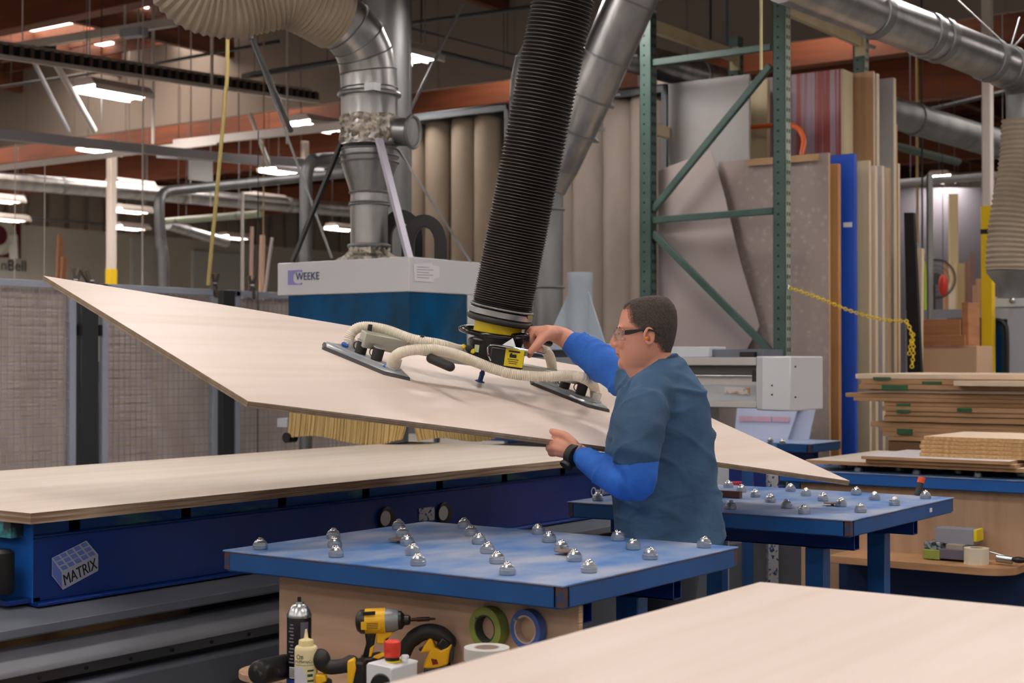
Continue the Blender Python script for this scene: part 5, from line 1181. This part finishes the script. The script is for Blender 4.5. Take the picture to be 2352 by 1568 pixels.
chose([D(1130, 846, 5.2), D(1170, 857, 5.2), D(1215, 863, 5.2), D(1265, 864, 5.2), D(1310, 862, 5.22), D(1345, 870, 5.23), D(1364, 888, d4_), f4])
chose([D(1228, 785, 5.42), D(1246, 798, 5.44), D(1262, 818, 5.46), D(1268, 845, d3_), f3])
for px, py, d in ((789, 790, d1 - .03), (884, 842, d2_ - .03)): MB().chain([D(px, py, d), D(px + 7, py + 4, d)], [.008, .007], 12).build('blue_cap', mat('cap_blue', '2C5FB4', .4), LT)
for px, py, d, tl in ((853, 758, d1 - .005, 1), (972, 783, d1 - .01, 1)): MB().bar(D(px - 1, py - 13, d), D(px - 4, py + 12, d), .014, .045, F0).build('hose_clip', black, LT, bevel=.002)
fp = PL(1101, 880); MB().lathe(fp, SN, [(.018, 0), (.018, .008), (.009, .012), (.009, .034), (.011, .036), (.006, .05), (.003, .07)], 18).build('stop_foot', mat('foot_blue', '284A7E', .4), LT)
MB().lathe(fp, SN, [(.0195, 0), (.0195, .006)], 18).build('foot_pad', rubber, LT)
MB().bar(D(1372, 846, 5.5), D(1372, 858, 5.5), .02, .02).build('beam_stud', black, LT)
# ================================================================ THE MAN
MD = 4.85
man = thing('person', 'man in navy t-shirt over blue long sleeves with safety glasses, steadying the sheet', 'person', D(1535, 1200, MD) * 1.0)
man.location.z = 0; WL[man.name] = Vector((man.location.x, man.location.y, 0))
skin = mat('skin', 'D3977F', .5, sss=.12, col2='C78872', scale=(14, 14, 14), ramp=(.35, .8), bump=.03, bscale=(220, 220, 220))
tee = mat('tee_navy', '3D6083', .85, col2='2D4A67', scale=(5, 5, 5), bump=.5, bscale=(16, 16, 26))  # two navy tones put highlights and shade of the folds into the colour
under = mat('sleeve_blue', '2467C6', .8, col2='1F5CB6', scale=(12, 12, 12), bump=.45, bscale=(22, 22, 30))
jeans = mat('work_trousers', '2E3440', .85)
hairm = mat('hair_dark', '4A403B', .8, col2='332A27', scale=(160, 160, 160), bump=.4, bscale=(320, 320, 320))
def remesh(o, vox, smooth=4, disp=None):
    r = o.modifiers.new('remesh', 'REMESH'); r.mode = 'VOXEL'; r.voxel_size = vox; r.use_smooth_shade = True
    s_ = o.modifiers.new('smooth', 'SMOOTH'); s_.iterations = smooth; s_.factor = .5
    if disp:
        tx = bpy.data.textures.new(o.name + '_wrinkles', 'MARBLE'); tx.noise_scale = disp[1]*4; tx.turbulence = 9; tx.noise_depth = 1; tx.marble_type = 'SOFT'
        d_ = o.modifiers.new('wrinkles', 'DISPLACE'); d_.texture = tx; d_.strength = disp[0]*.55; d_.mid_level = .5; d_.texture_coords = 'LOCAL'
        tx = bpy.data.textures.new(o.name + '_fold_texture', 'CLOUDS'); tx.noise_scale = disp[1]*1.6; tx.noise_depth = 1
        d_ = o.modifiers.new('folds', 'DISPLACE'); d_.texture = tx; d_.strength = disp[0]; d_.mid_level = .5; d_.texture_coords = 'LOCAL'
    return o
def crease(o, sets):
    """cloth creases pressed into the finished surface"""
    dg = bpy.context.evaluated_depsgraph_get(); ev = o.evaluated_get(dg); me = bpy.data.meshes.new_from_object(ev); mt = o.data.materials[0]
    o.modifiers.clear(); o.data = me; me.materials.clear(); me.materials.append(mt); c0_ = WL[o.name]
    nr = [v.normal.copy() for v in me.vertices]
    for v, n_ in zip(me.vertices, nr):
        p = v.co + c0_; d = 0
        for ax_, fr_q, sd_, am in sets:
            a_ = Vector(ax_).normalized(); w_ = noise.noise_vector(p*5 + Vector((sd_, 0, 0)))*.05
            q = (p + w_); s_ = q.dot(a_); q2 = q*2.4 + a_*(s_*fr_q); r = 1 - abs(noise.noise(q2 + Vector((0, sd_, 0))))*2.6
            msk = min(1, max(0, .55 + 1.6*noise.noise(p*6 + Vector((sd_, sd_, 0)))))
            d += am*max(0, r)**3*msk
        v.co += n_*(d - .002)
    me.polygons.foreach_set('use_smooth', [True]*len(me.polygons)); me.update()
# --- head frame: pixels of the side view, lateral l toward the camera
HY = R(9)                                     # face turned slightly away from the camera
hc = D(1502, 770, 4.86)
fwdH = (-R0*math.cos(HY) + F0*math.sin(HY)).normalized(); latH = -(F0*math.cos(HY) + R0*math.sin(HY)).normalized()
SCL = 4.86 / F
def hp(px, py, l=0): return hc + fwdH*((1502 - px)*SCL/math.cos(HY)) + UP*((770 - py)*SCL) + latH*l
zpx = lambda X_: 1180 + X_*.3827
zpy = lambda Y_: 660 + Y_*.3827
HR = [(53, 818, 868, .018), (57, 788, 896, .034), (66, 746, 920, .050), (82, 704, 938, .061), (106, 672, 957, .069), (140, 650, 973, .0745), (180, 638, 977, .077), (215, 631, 977, .078), (240, 624, 976, .078), (262, 629, 973, .0765), (285, 630, 969, .0755), (310, 628, 963, .075), (340, 631, 956, .074), (365, 633, 946, .073), (390, 634, 939, .070), (415, 636, 932, .067), (440, 640, 915, .061), (462, 643, 905, .056), (482, 652, 870, .047), (497, 668, 820, .035), (506, 690, 780, .018)]
def head_rings(off=0, n=56, rows=HR):
    out = []
    for Y_, xf, xb, hw in rows:
        a = (xb - xf)/2*.3827; cx_ = (xf + xb)/2; r = []
        for k in range(n):
            t_ = 2*math.pi*k/n; ct, st = math.cos(t_), math.sin(t_)
            e = .93 if ct > 0 else 1.0
            fx = math.copysign(abs(ct)**e, ct); fl = math.copysign(abs(st)**(.9 if ct < 0 else .97), st)
            w = hw*(1 - (.10 if ct > 0 else -.02)*abs(ct))
            p = hp(zpx(cx_), zpy(Y_)) + fwdH*(fx*a*SCL) + latH*(fl*w)
            c_ = hp(zpx(cx_), zpy(Y_)); 
            if off: p = p + (p - c_).normalized()*off + UP*(off*.8 if Y_ < 120 else 0)
            # eye sockets and cheeks
            if ct > .35 and 245 < Y_ < 300 and abs(st) > .2: p -= fwdH*.006
            r.append(p)
        out.append(r)
    return out
B = MB()
B.loft(head_rings()[::-1])
# brow, nose, lips, chin, cheek
B.ball(hp(zpx(642), zpy(243), .026), .0085, .026, .009, (fwdH, latH, UP)); B.ball(hp(zpx(642), zpy(243), -.026), .0085, .026, .009, (fwdH, latH, UP))
nose = [(624, 262, .007), (616, 285, .0085), (607, 310, .0105), (601, 330, .0125), (604, 343, .0125)]
B.chain([hp(zpx(x_), zpy(y_)) for x_, y_, r_ in nose], [r_ for _, _, r_ in nose], 14)
for s_ in (-1, 1): B.ball(hp(zpx(616), zpy(346), .012*s_), .010, .008, .008, (fwdH, latH, UP))
B.ball(hp(zpx(628), zpy(352)), .010, .014, .010, (fwdH, latH, UP))
B.ball(hp(zpx(632), zpy(372)), .010, .020, .012, (fwdH, latH, UP))
B.ball(hp(zpx(630), zpy(389)), .0095, .021, .0062, (fwdH, latH, UP)); B.ball(hp(zpx(632), zpy(404)), .0095, .019, .0065, (fwdH, latH, UP))
[B.ball(hp(zpx(655), zpy(264), .028*q_), .0125, .0145, .0095, (fwdH, latH, UP)) for q_ in (-1, 1)]; B.ball(hp(zpx(652), zpy(455)), .014, .022, .02, (fwdH, latH, UP)); B.ball(hp(zpx(665), zpy(335), .033), .017, .015, .020, (fwdH, latH, UP))
# neck
B.chain([hp(zpx(835), zpy(390)), hp(zpx(848), zpy(470)), hp(zpx(858), zpy(560))], [.058, .0595, .066], 32)
B.chain([hp(zpx(740), zpy(455), .0), hp(zpx(790), zpy(520), .0)], [.045, .05], 24)
# ear
ec = hp(zpx(822), zpy(305), .073)
B.ball(ec, .017, .009, .030, (fwdH*.97 + latH*-.2, latH, UP*.99 + fwdH*-.12))
# torso and legs (hidden mostly under the clothes)
def Lr(px, py, d): return D(px, py, d)
tors = [(1500, 870, 4.86, .05), (1525, 920, 4.87, .11), (1520, 980, 4.87, .12), (1525, 1080, 4.87, .12), (1535, 1200, 4.87, .12)]
B.chain([D(a, b, c) for a, b, c, r in tors], [r for *_, r in tors], 24)
hip = D(1535, 1250, 4.87); hip.z = .87
for s_, kx in ((1, .0), (-1, .0)):
    hj = hip - latH*0 + F0*(-.07*s_); kn_ = Vector((hj.x, hj.y, .48)) - R0*.03; an = Vector((hj.x, hj.y, .09)) + R0*.03
    B.chain([hj, kn_, an], [.07, .06, .045], 18); B.chain([an - UP*.04, an - R0*.16 - UP*.05], [.045, .035], 14)
# near (left) arm: shoulder, elbow, wrist
shN, elN, wrN = D(1490, 930, 4.76), D(1470, 1098, 4.60), D(1335, 1046, 4.76)
B.chain([shN, shN.lerp(elN, .5), elN], [.045, .042, .040], 18); B.chain([elN, D(1432, 1100, 4.63), D(1390, 1082, 4.69), wrN], [.038, .036, .034, .029], 18)
# far (right) arm
shF, elF, wrF = D(1470, 895, 5.02), D(1378, 832, 5.22), D(1274, 766, 5.30)
B.chain([shF, shF.lerp(elF, .5), elF], [.040, .038, .036], 18); B.chain([elF, D(1312, 786, 5.29), D(1292, 773, 5.3), wrF], [.036, .037, .035, .031], 18)
# near hand: palm below the edge of the sheet, fingers under it, thumb on top
def hand(palm, fingers, thumb):
    for P_, r_ in palm: B.chain(P_, r_, 14)
    for P_, r_ in fingers: B.chain(catmull(P_, 3), [lerp(r_[0], r_[1], i/(3*(len(P_)-1))) for i in range(3*(len(P_)-1)+1)], 12)
    P_, r_ = thumb; B.chain(catmull(P_, 3), [lerp(r_[0], r_[1], i/(3*(len(P_)-1))) for i in range(3*(len(P_)-1)+1)], 12)
dh = 4.80
pw = wrN
palmN = []
for k, (ex, ey, ed) in enumerate(((1286, 1006, 4.83), (1277, 1017, 4.81), (1274, 1029, 4.80), (1279, 1040, 4.80))):
    palmN.append(([pw + (D(1335, 1030 + k*8, 4.77) - pw)*.5, D((1335 + ex)/2, (1034 + ey)/2 + 3, 4.785), D(ex, ey, ed)], [.023, .020, .0125]))
fN = []
for k, (ex, ey, ed) in enumerate(((1286, 1006, 4.83), (1277, 1017, 4.81), (1274, 1029, 4.80), (1279, 1040, 4.80))):
    s0_ = D(ex, ey, ed); tip = D(1262 + k*7, 1016 + k*4, 4.93 + .01*k); fN.append(([s0_, D(ex - 14, ey + 1, ed + .035), D(ex - 17 + k*3, ey + 1 - k*3, ed + .075), D(ex - 10 + k*3, ey - 1 - k*4, ed + .105)], (.0115, .0085)))
hand(palmN, fN, ([D(1318, 1018, 4.775), D(1300, 1001, 4.80), D(1282, 994, 4.83), D(1268, 990, 4.86)], (.0155, .0105)))
# far hand on the black grip
palmF, fF = [], []
for k, (ex, ey, ed) in enumerate(((1238, 766, 5.245), (1227, 760, 5.27), (1218, 758, 5.295), (1213, 764, 5.32))):
    palmF.append(([wrF + (D(1276, 766, 5.27 + .02*k) - wrF)*.8, D(1254 - 3*k, 762 + k, 5.255 + .02*k), D(ex, ey, ed)], [.028, .026, .015]))
    fF.append(([D(ex, ey, ed), D(ex - 5, ey + 12, ed), D(ex - 3, ey + 30, ed + .01), D(ex + 8, ey + 42, ed + .012), D(ex + 16, ey + 40, ed)], (.013, .010)))
fF = fF[1:]; fF.append(([D(1226, 790, 5.34), D(1222, 806, 5.32), D(1216, 817, 5.30)], (.011, .009)))
hand(palmF, fF, ([D(1266, 766, 5.25), D(1250, 772, 5.225), D(1240, 783, 5.205), D(1230, 795, 5.195), D(1219, 806, 5.195)], (.024, .0115)))
body = remesh(B.build('body', skin, man), .0042, 3)
# ear detail, eyes, plug
e_ = MB().ring(ec + latH*.007 + UP*.004, latH*.95 - fwdH*.2, .0145, .0042, n=28, m=8)
for i, v in enumerate(e_.v): v.z = ec.z + (v.z - ec.z)*1.55
e_.build('ear_rim', skin, man)
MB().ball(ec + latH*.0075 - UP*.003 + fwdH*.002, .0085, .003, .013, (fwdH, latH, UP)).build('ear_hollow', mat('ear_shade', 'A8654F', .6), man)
MB().ball(hp(zpx(808), zpy(308), .083), .0055, .006, .0062, (fwdH, latH, UP)).build('ear_plug', mat('plug_orange', 'F08A1E', .5), man)
for s_ in (-1, 1):
    MB().ball(hp(zpx(656), zpy(274), .027*s_), .0105).build('eyeball', mat('eye_white', 'B5A8A2', .3), man)
    MB().ball(hp(zpx(643), zpy(275), .0285*s_), .0050, .0060, .0055, (fwdH, latH, UP)).build('iris', mat('iris_dark', '2A1C16', .2), man)
    MB().chain(catmull([hp(zpx(627), zpy(246), .014*s_), hp(zpx(628), zpy(241), .032*s_), hp(zpx(650), zpy(241), .052*s_)], 3), [.0018, .0022, .0024, .0024, .0022, .0018, .0012], 8).build('eyebrow', hairm, man)
MB().chain(catmull([hp(zpx(622), zpy(397), -.018), hp(zpx(617), zpy(397), 0), hp(zpx(622), zpy(397), .018), hp(zpx(632), zpy(399), .024)], 3), [.0018]*10, 8).build('mouth_line', mat('lip_shade', '9A5048', .5), man)
# hair: shell over the crown, sides and nape, cut to the hairline
rows = []
for i in range(len(HR) - 1):
    a, b = HR[i], HR[i+1]
    for k in range(4): rows.append(tuple(lerp(a[j], b[j], k/4) for j in range(4)))
rows = [r for r in rows if r[0] < 395]
n = 160; rg = head_rings(.0025, n, rows); V = [p for r in rg for p in r]; Fc = []
fo = 0
def keep(p):
    X_ = (1502 - (p - hc).dot(fwdH)*math.cos(HY)/SCL - 1180)/.3827; Y_ = (770 - (p - hc).dot(UP)/SCL - 660)/.3827; l = abs((p - hc).dot(latH))
    j = 5*noise.noise(p*160) - fo
    if Y_ < 75: return X_ > 690 + j
    if l < .035: front = 652 + (Y_ - 75)*.10 if Y_ < 128 else 9999
    else: front = 0
    if l < .035: return X_ > (668 + j) and (Y_ < 132 + j or X_ > 900)
    if Y_ < 130: return X_ > 700 + j + (l - .035)*500
    if Y_ < 215: return X_ > 716 + j + (Y_ - 130)*.2
    if Y_ < 262: return X_ > 740 + (Y_ - 215)*1.1 + j
    if Y_ < 330: return X_ > (865 + j) or (788 < X_ < 803 and Y_ < 285)
    return X_ > 885 + (Y_ - 330)*.55 + j
for i in range(len(rg) - 1):
    for k in range(n):
        k2 = (k + 1) % n; q = (i*n + k, i*n + k2, (i+1)*n + k2, (i+1)*n + k)
        if keep(sum((V[j] for j in q), Vector())/4): Fc.append(q[::-1])
Fc.append(tuple(range(n)))
MB().add(V, Fc).build('hair', hairm, man, ang=80)
fade = mat('hair_fade', '6A544A', .8); nt = fade.node_tree; tcn = nt.nodes.new('ShaderNodeTexCoord'); nz_ = nt.nodes.new('ShaderNodeTexNoise'); nz_.inputs['Scale'].default_value = 620
rp = nt.nodes.new('ShaderNodeValToRGB'); rp.color_ramp.elements[0].position = .25; rp.color_ramp.elements[1].position = .85; tr2 = nt.nodes.new('ShaderNodeBsdfTransparent'); mx2 = nt.nodes.new('ShaderNodeMixShader')
nt.links.new(tcn.outputs['Object'], nz_.inputs['Vector']); nt.links.new(nz_.outputs['Fac'], rp.inputs['Fac']); nt.links.new(rp.outputs['Color'], mx2.inputs[0]); nt.links.new(tr2.outputs[0], mx2.inputs[1]); nt.links.new(nt.nodes['Principled BSDF'].outputs[0], mx2.inputs[2]); nt.links.new(mx2.outputs[0], nt.nodes['Material Output'].inputs[0])
for fo, off in ((14, .0018), (28, .0014)):
    rg2 = head_rings(off, n, rows); V = [p for r in rg2 for p in r]; Fc = []
    for i in range(len(rg2) - 1):
        for k in range(n):
            k2 = (k + 1) % n; q = (i*n + k, i*n + k2, (i+1)*n + k2, (i+1)*n + k); c3 = sum((V[j] for j in q), Vector())/4
            if c3.z < hp(0, zpy(92)).z and keep(c3): Fc.append(q[::-1])
    MB().add(V, Fc).build('hair_fade', fade, man, ang=80)
# safety glasses
gl = bpy.data.materials.new('clear_lens'); gl.use_nodes = True; nt = gl.node_tree; o_ = nt.nodes['Material Output']; tr = nt.nodes.new('ShaderNodeBsdfTransparent'); gs = nt.nodes.new('ShaderNodeBsdfGlossy'); gs.inputs['Roughness'].default_value = .05
fr_ = nt.nodes.new('ShaderNodeLayerWeight'); fr_.inputs['Blend'].default_value = .12; mx = nt.nodes.new('ShaderNodeMixShader'); tr.inputs[0].default_value = (.93, .95, .97, 1)
nt.links.new(fr_.outputs['Facing'], mx.inputs[0]); nt.links.new(tr.outputs[0], mx.inputs[1]); nt.links.new(gs.outputs[0], mx.inputs[2]); nt.links.new(mx.outputs[0], o_.inputs[0])
lens = MB(); rings = []
for y_ in (252, 262, 275, 290, 305, 318):
    r = []
    for k in range(13):
        a = lerp(-1, 1, k/12); x_ = 606 + 72*abs(a)**2.6; r.append(hp(zpx(x_ + (8 if y_ > 300 else 0)), zpy(y_ - 6*abs(a) + 6), .068*a))
    rings.append(r)
V = [p for r in rings for p in r]; lens.add(V, [(i*13 + k, i*13 + k + 1, (i+1)*13 + k + 1, (i+1)*13 + k) for i in range(5) for k in range(12)])
lo = lens.build('glasses_lens', gl, man); sd = lo.modifiers.new('solid', 'SOLIDIFY'); sd.thickness = .002
for s_ in (-1, 1):
    pts = [hp(zpx(678), zpy(273), .069*s_), hp(zpx(720), zpy(268), .0765*s_), hp(zpx(790), zpy(257), .081*s_), hp(zpx(845), zpy(262), .084*s_), hp(zpx(890), zpy(292), .083*s_)]
    P_ = catmull(pts, 5); o = MB(); rings = []
    hts = [.0075]*4 + [lerp(.0075, .0038, i/5) for i in range(5)] + [.0032]*8 + [.0042]*4
    for i, p in enumerate(P_): h_ = hts[min(i, len(hts)-1)]; rings.append([p + UP*h_ - latH*.0018*s_, p + UP*h_ + latH*.0018*s_, p - UP*h_ + latH*.0018*s_, p - UP*h_ - latH*.0018*s_])
    o.loft(rings).build('glasses_temple', black, man, bevel=.0008)
# --- clothes
def ering(pxl, pxr, py, dl, dr, th):
    """ring spanning the silhouette from pxl to pxr at image height py, th = half depth"""
    a, b = D(pxl, py, dl), D(pxr, py, dr); zc = (a.z + b.z)/2; a.z = b.z = zc; c_ = (a + b)/2; u = (b - a)/2; v = UP.cross(u).normalized()*th
    return [c_ + u*math.copysign(abs(math.cos(t_))**.85, math.cos(t_)) + v*math.copysign(abs(math.sin(t_))**.85, math.sin(t_)) for t_ in [2*math.pi*k/40 for k in range(40)]]
cc = D(1508, 836, 4.875)
def collar_ring(sc, drop):
    return [cc - R0*(.064*sc*math.cos(t_)) + F0*(.064*sc*math.sin(t_)) + UP*(-.023*math.cos(t_) - drop) for t_ in [2*math.pi*k/40 for k in range(40)]]
cr = collar_ring(1, 0)
C = MB()
tr_ = [(1452, 1594, 868, 4.86, 4.9, .125), (1434, 1608, 890, 4.86, 4.9, .15), (1418, 1618, 920, 4.86, 4.9, .165), (1404, 1627, 960, 4.86, 4.9, .165), (1397, 1633, 1000, 4.86, 4.9, .16), (1398, 1637, 1050, 4.86, 4.9, .158), (1404, 1642, 1100, 4.86, 4.9, .16), (1408, 1646, 1150, 4.86, 4.9, .165), (1412, 1650, 1200, 4.86, 4.9, .168), (1415, 1655, 1250, 4.86, 4.9, .17), (1417, 1657, 1275, 4.86, 4.9, .165)]
CR1 = [r for r in (collar_ring(1.0, .0), collar_ring(1.25, .014), collar_ring(1.6, .034))]
def reorder(r, ref):
    n_ = len(r); best = min(((sum((r[(s_*k + o_) % n_] - ref[k]).length for k in range(0, n_, 4)), s_, o_) for s_ in (1, -1) for o_ in range(n_)), key=lambda q: q[0])
    return [r[(best[1]*k + best[2]) % n_] for k in range(n_)]
base_r = ering(*tr_[0]); C.loft(([reorder(r, base_r) for r in CR1] + [ering(*r) for r in tr_])[::-1])
C.ball(D(1497, 912, 4.75), .078); C.chain([D(1488, 918, 4.72), D(1484, 940, 4.68), D(1470, 985, 4.62), D(1458, 1048, 4.595)], [.062, .077, .078, .079], 28, caps=1)
C.chain([D(1500, 890, 4.95), D(1468, 884, 5.04), D(1450, 876, 5.09)], [.07, .07, .068], 24, caps=1)
shirt = remesh(C.build('tee_shirt', tee, man), .0065, 5); crease(shirt, [((.35, -.1, .93), 9, 1, .012), ((-.55, .2, .8), 12, 5, .010), ((.1, .6, .8), 6, 9, .008)])
# collar rib and hem lines
o = MB(); rings = []
for i, p in enumerate(cr):
    T_ = (cr[(i+1) % 40] - cr[i-1]).normalized(); a2 = T_.cross(UP).normalized(); rings.append([p + UP*.003 + (UP*math.cos(2*math.pi*k/8)*.010 + a2*math.sin(2*math.pi*k/8)*.008) for k in range(8)])
o.loft(rings, closed=True).build('collar', mat('tee_rib', '2F4B68', .9), man)
o = MB(); rings = []
for i, p in enumerate(cr):
    c_ = sum(cr, Vector())/40; p2 = c_ + (p - c_)*.92 + UP*.005
    T_ = (cr[(i+1) % 40] - cr[i-1]).normalized(); a2 = T_.cross(UP).normalized(); rings.append([p2 + UP*.004 + (UP*math.cos(2*math.pi*k/8)*.006 + a2*math.sin(2*math.pi*k/8)*.0025) for k in range(8)])
o.loft(rings, closed=True).build('under_collar', under, man)
# long blue sleeves
def sleeve(P_, r_, nm, cuff=True):
    c = MB(); c.chain(catmull(P_, 4), [lerp(r_[int(i/4)], r_[min(int(i/4)+1, len(r_)-1)], (i % 4)/4) for i in range(4*(len(P_)-1)+1)], 28, caps=2)
    o = remesh(c.build(nm, under, man), .005, 4); d_ = (Vector(P_[-1]) - Vector(P_[2])).normalized(); crease(o, [(tuple(d_), 16, 3, .010), (tuple((d_ + UP*.6).normalized()), 12, 8, .008)]); return o
sleeve([D(1462, 1010, 4.62), D(1462, 1065, 4.60), D(1462, 1098, 4.60), D(1432, 1102, 4.625), D(1390, 1082, 4.68), D(1342, 1052, 4.745)], [.066, .064, .062, .061, .053, .040], 'left_sleeve')
sleeve([D(1470, 888, 5.06), D(1428, 862, 5.14), D(1385, 835, 5.2), D(1348, 810, 5.25), D(1317, 790, 5.29)], [.064, .067, .064, .058, .048], 'right_sleeve')
# trousers
C = MB(); C.loft([ering(1432, 1640, 1290, 4.86, 4.9, .13), ering(1432, 1640, 1262, 4.86, 4.9, .13)])
for s_ in (1, -1):
    hj = hip + F0*(-.075*s_); C.chain([hj - UP*.08, Vector((hj.x, hj.y, .48)) - R0*.03, Vector((hj.x, hj.y, .12)) + R0*.03], [.095, .085, .075], 20)
remesh(C.build('trousers', jeans, man), .009, 6)
for s_ in (1, -1):
    hj = hip + F0*(-.095*s_); C = MB(); C.chain([Vector((hj.x, hj.y, .055)) + R0*.05, Vector((hj.x, hj.y, .05)) - R0*.18], [.05, .045], 18); o = C.build('shoe', black, man)
    for v in o.data.vertices: v.co.z = max(v.co.z, -.05)
# watch
wa = (wrN - elN).normalized(); wc = wrN.lerp(elN, .02) - wa*0 + (D(1322, 1042, 4.76) - wrN)*.3
w_ = MB(); w_.lathe(D(1316, 1046, 4.765) - wa*.012, wa, [(.034, 0), (.0365, .003), (.0365, .021), (.034, .024)], 30).build('watch_strap', rubber, man)
wd = (UP*-.75 - F0*.55 - R0*.1).normalized(); wd = (wd - wa*wd.dot(wa)).normalized()
MB().lathe(D(1316, 1046, 4.765) + wd*.032, wd, [(.021, 0), (.023, .004), (.023, .011), (.019, .014)], 24).build('watch_case', black, man)
MB().obox(D(1331, 1019, 4.75), R0*.008 - UP*.004, F0*.006, UP*.0022).build('watch_clasp', steel, man)
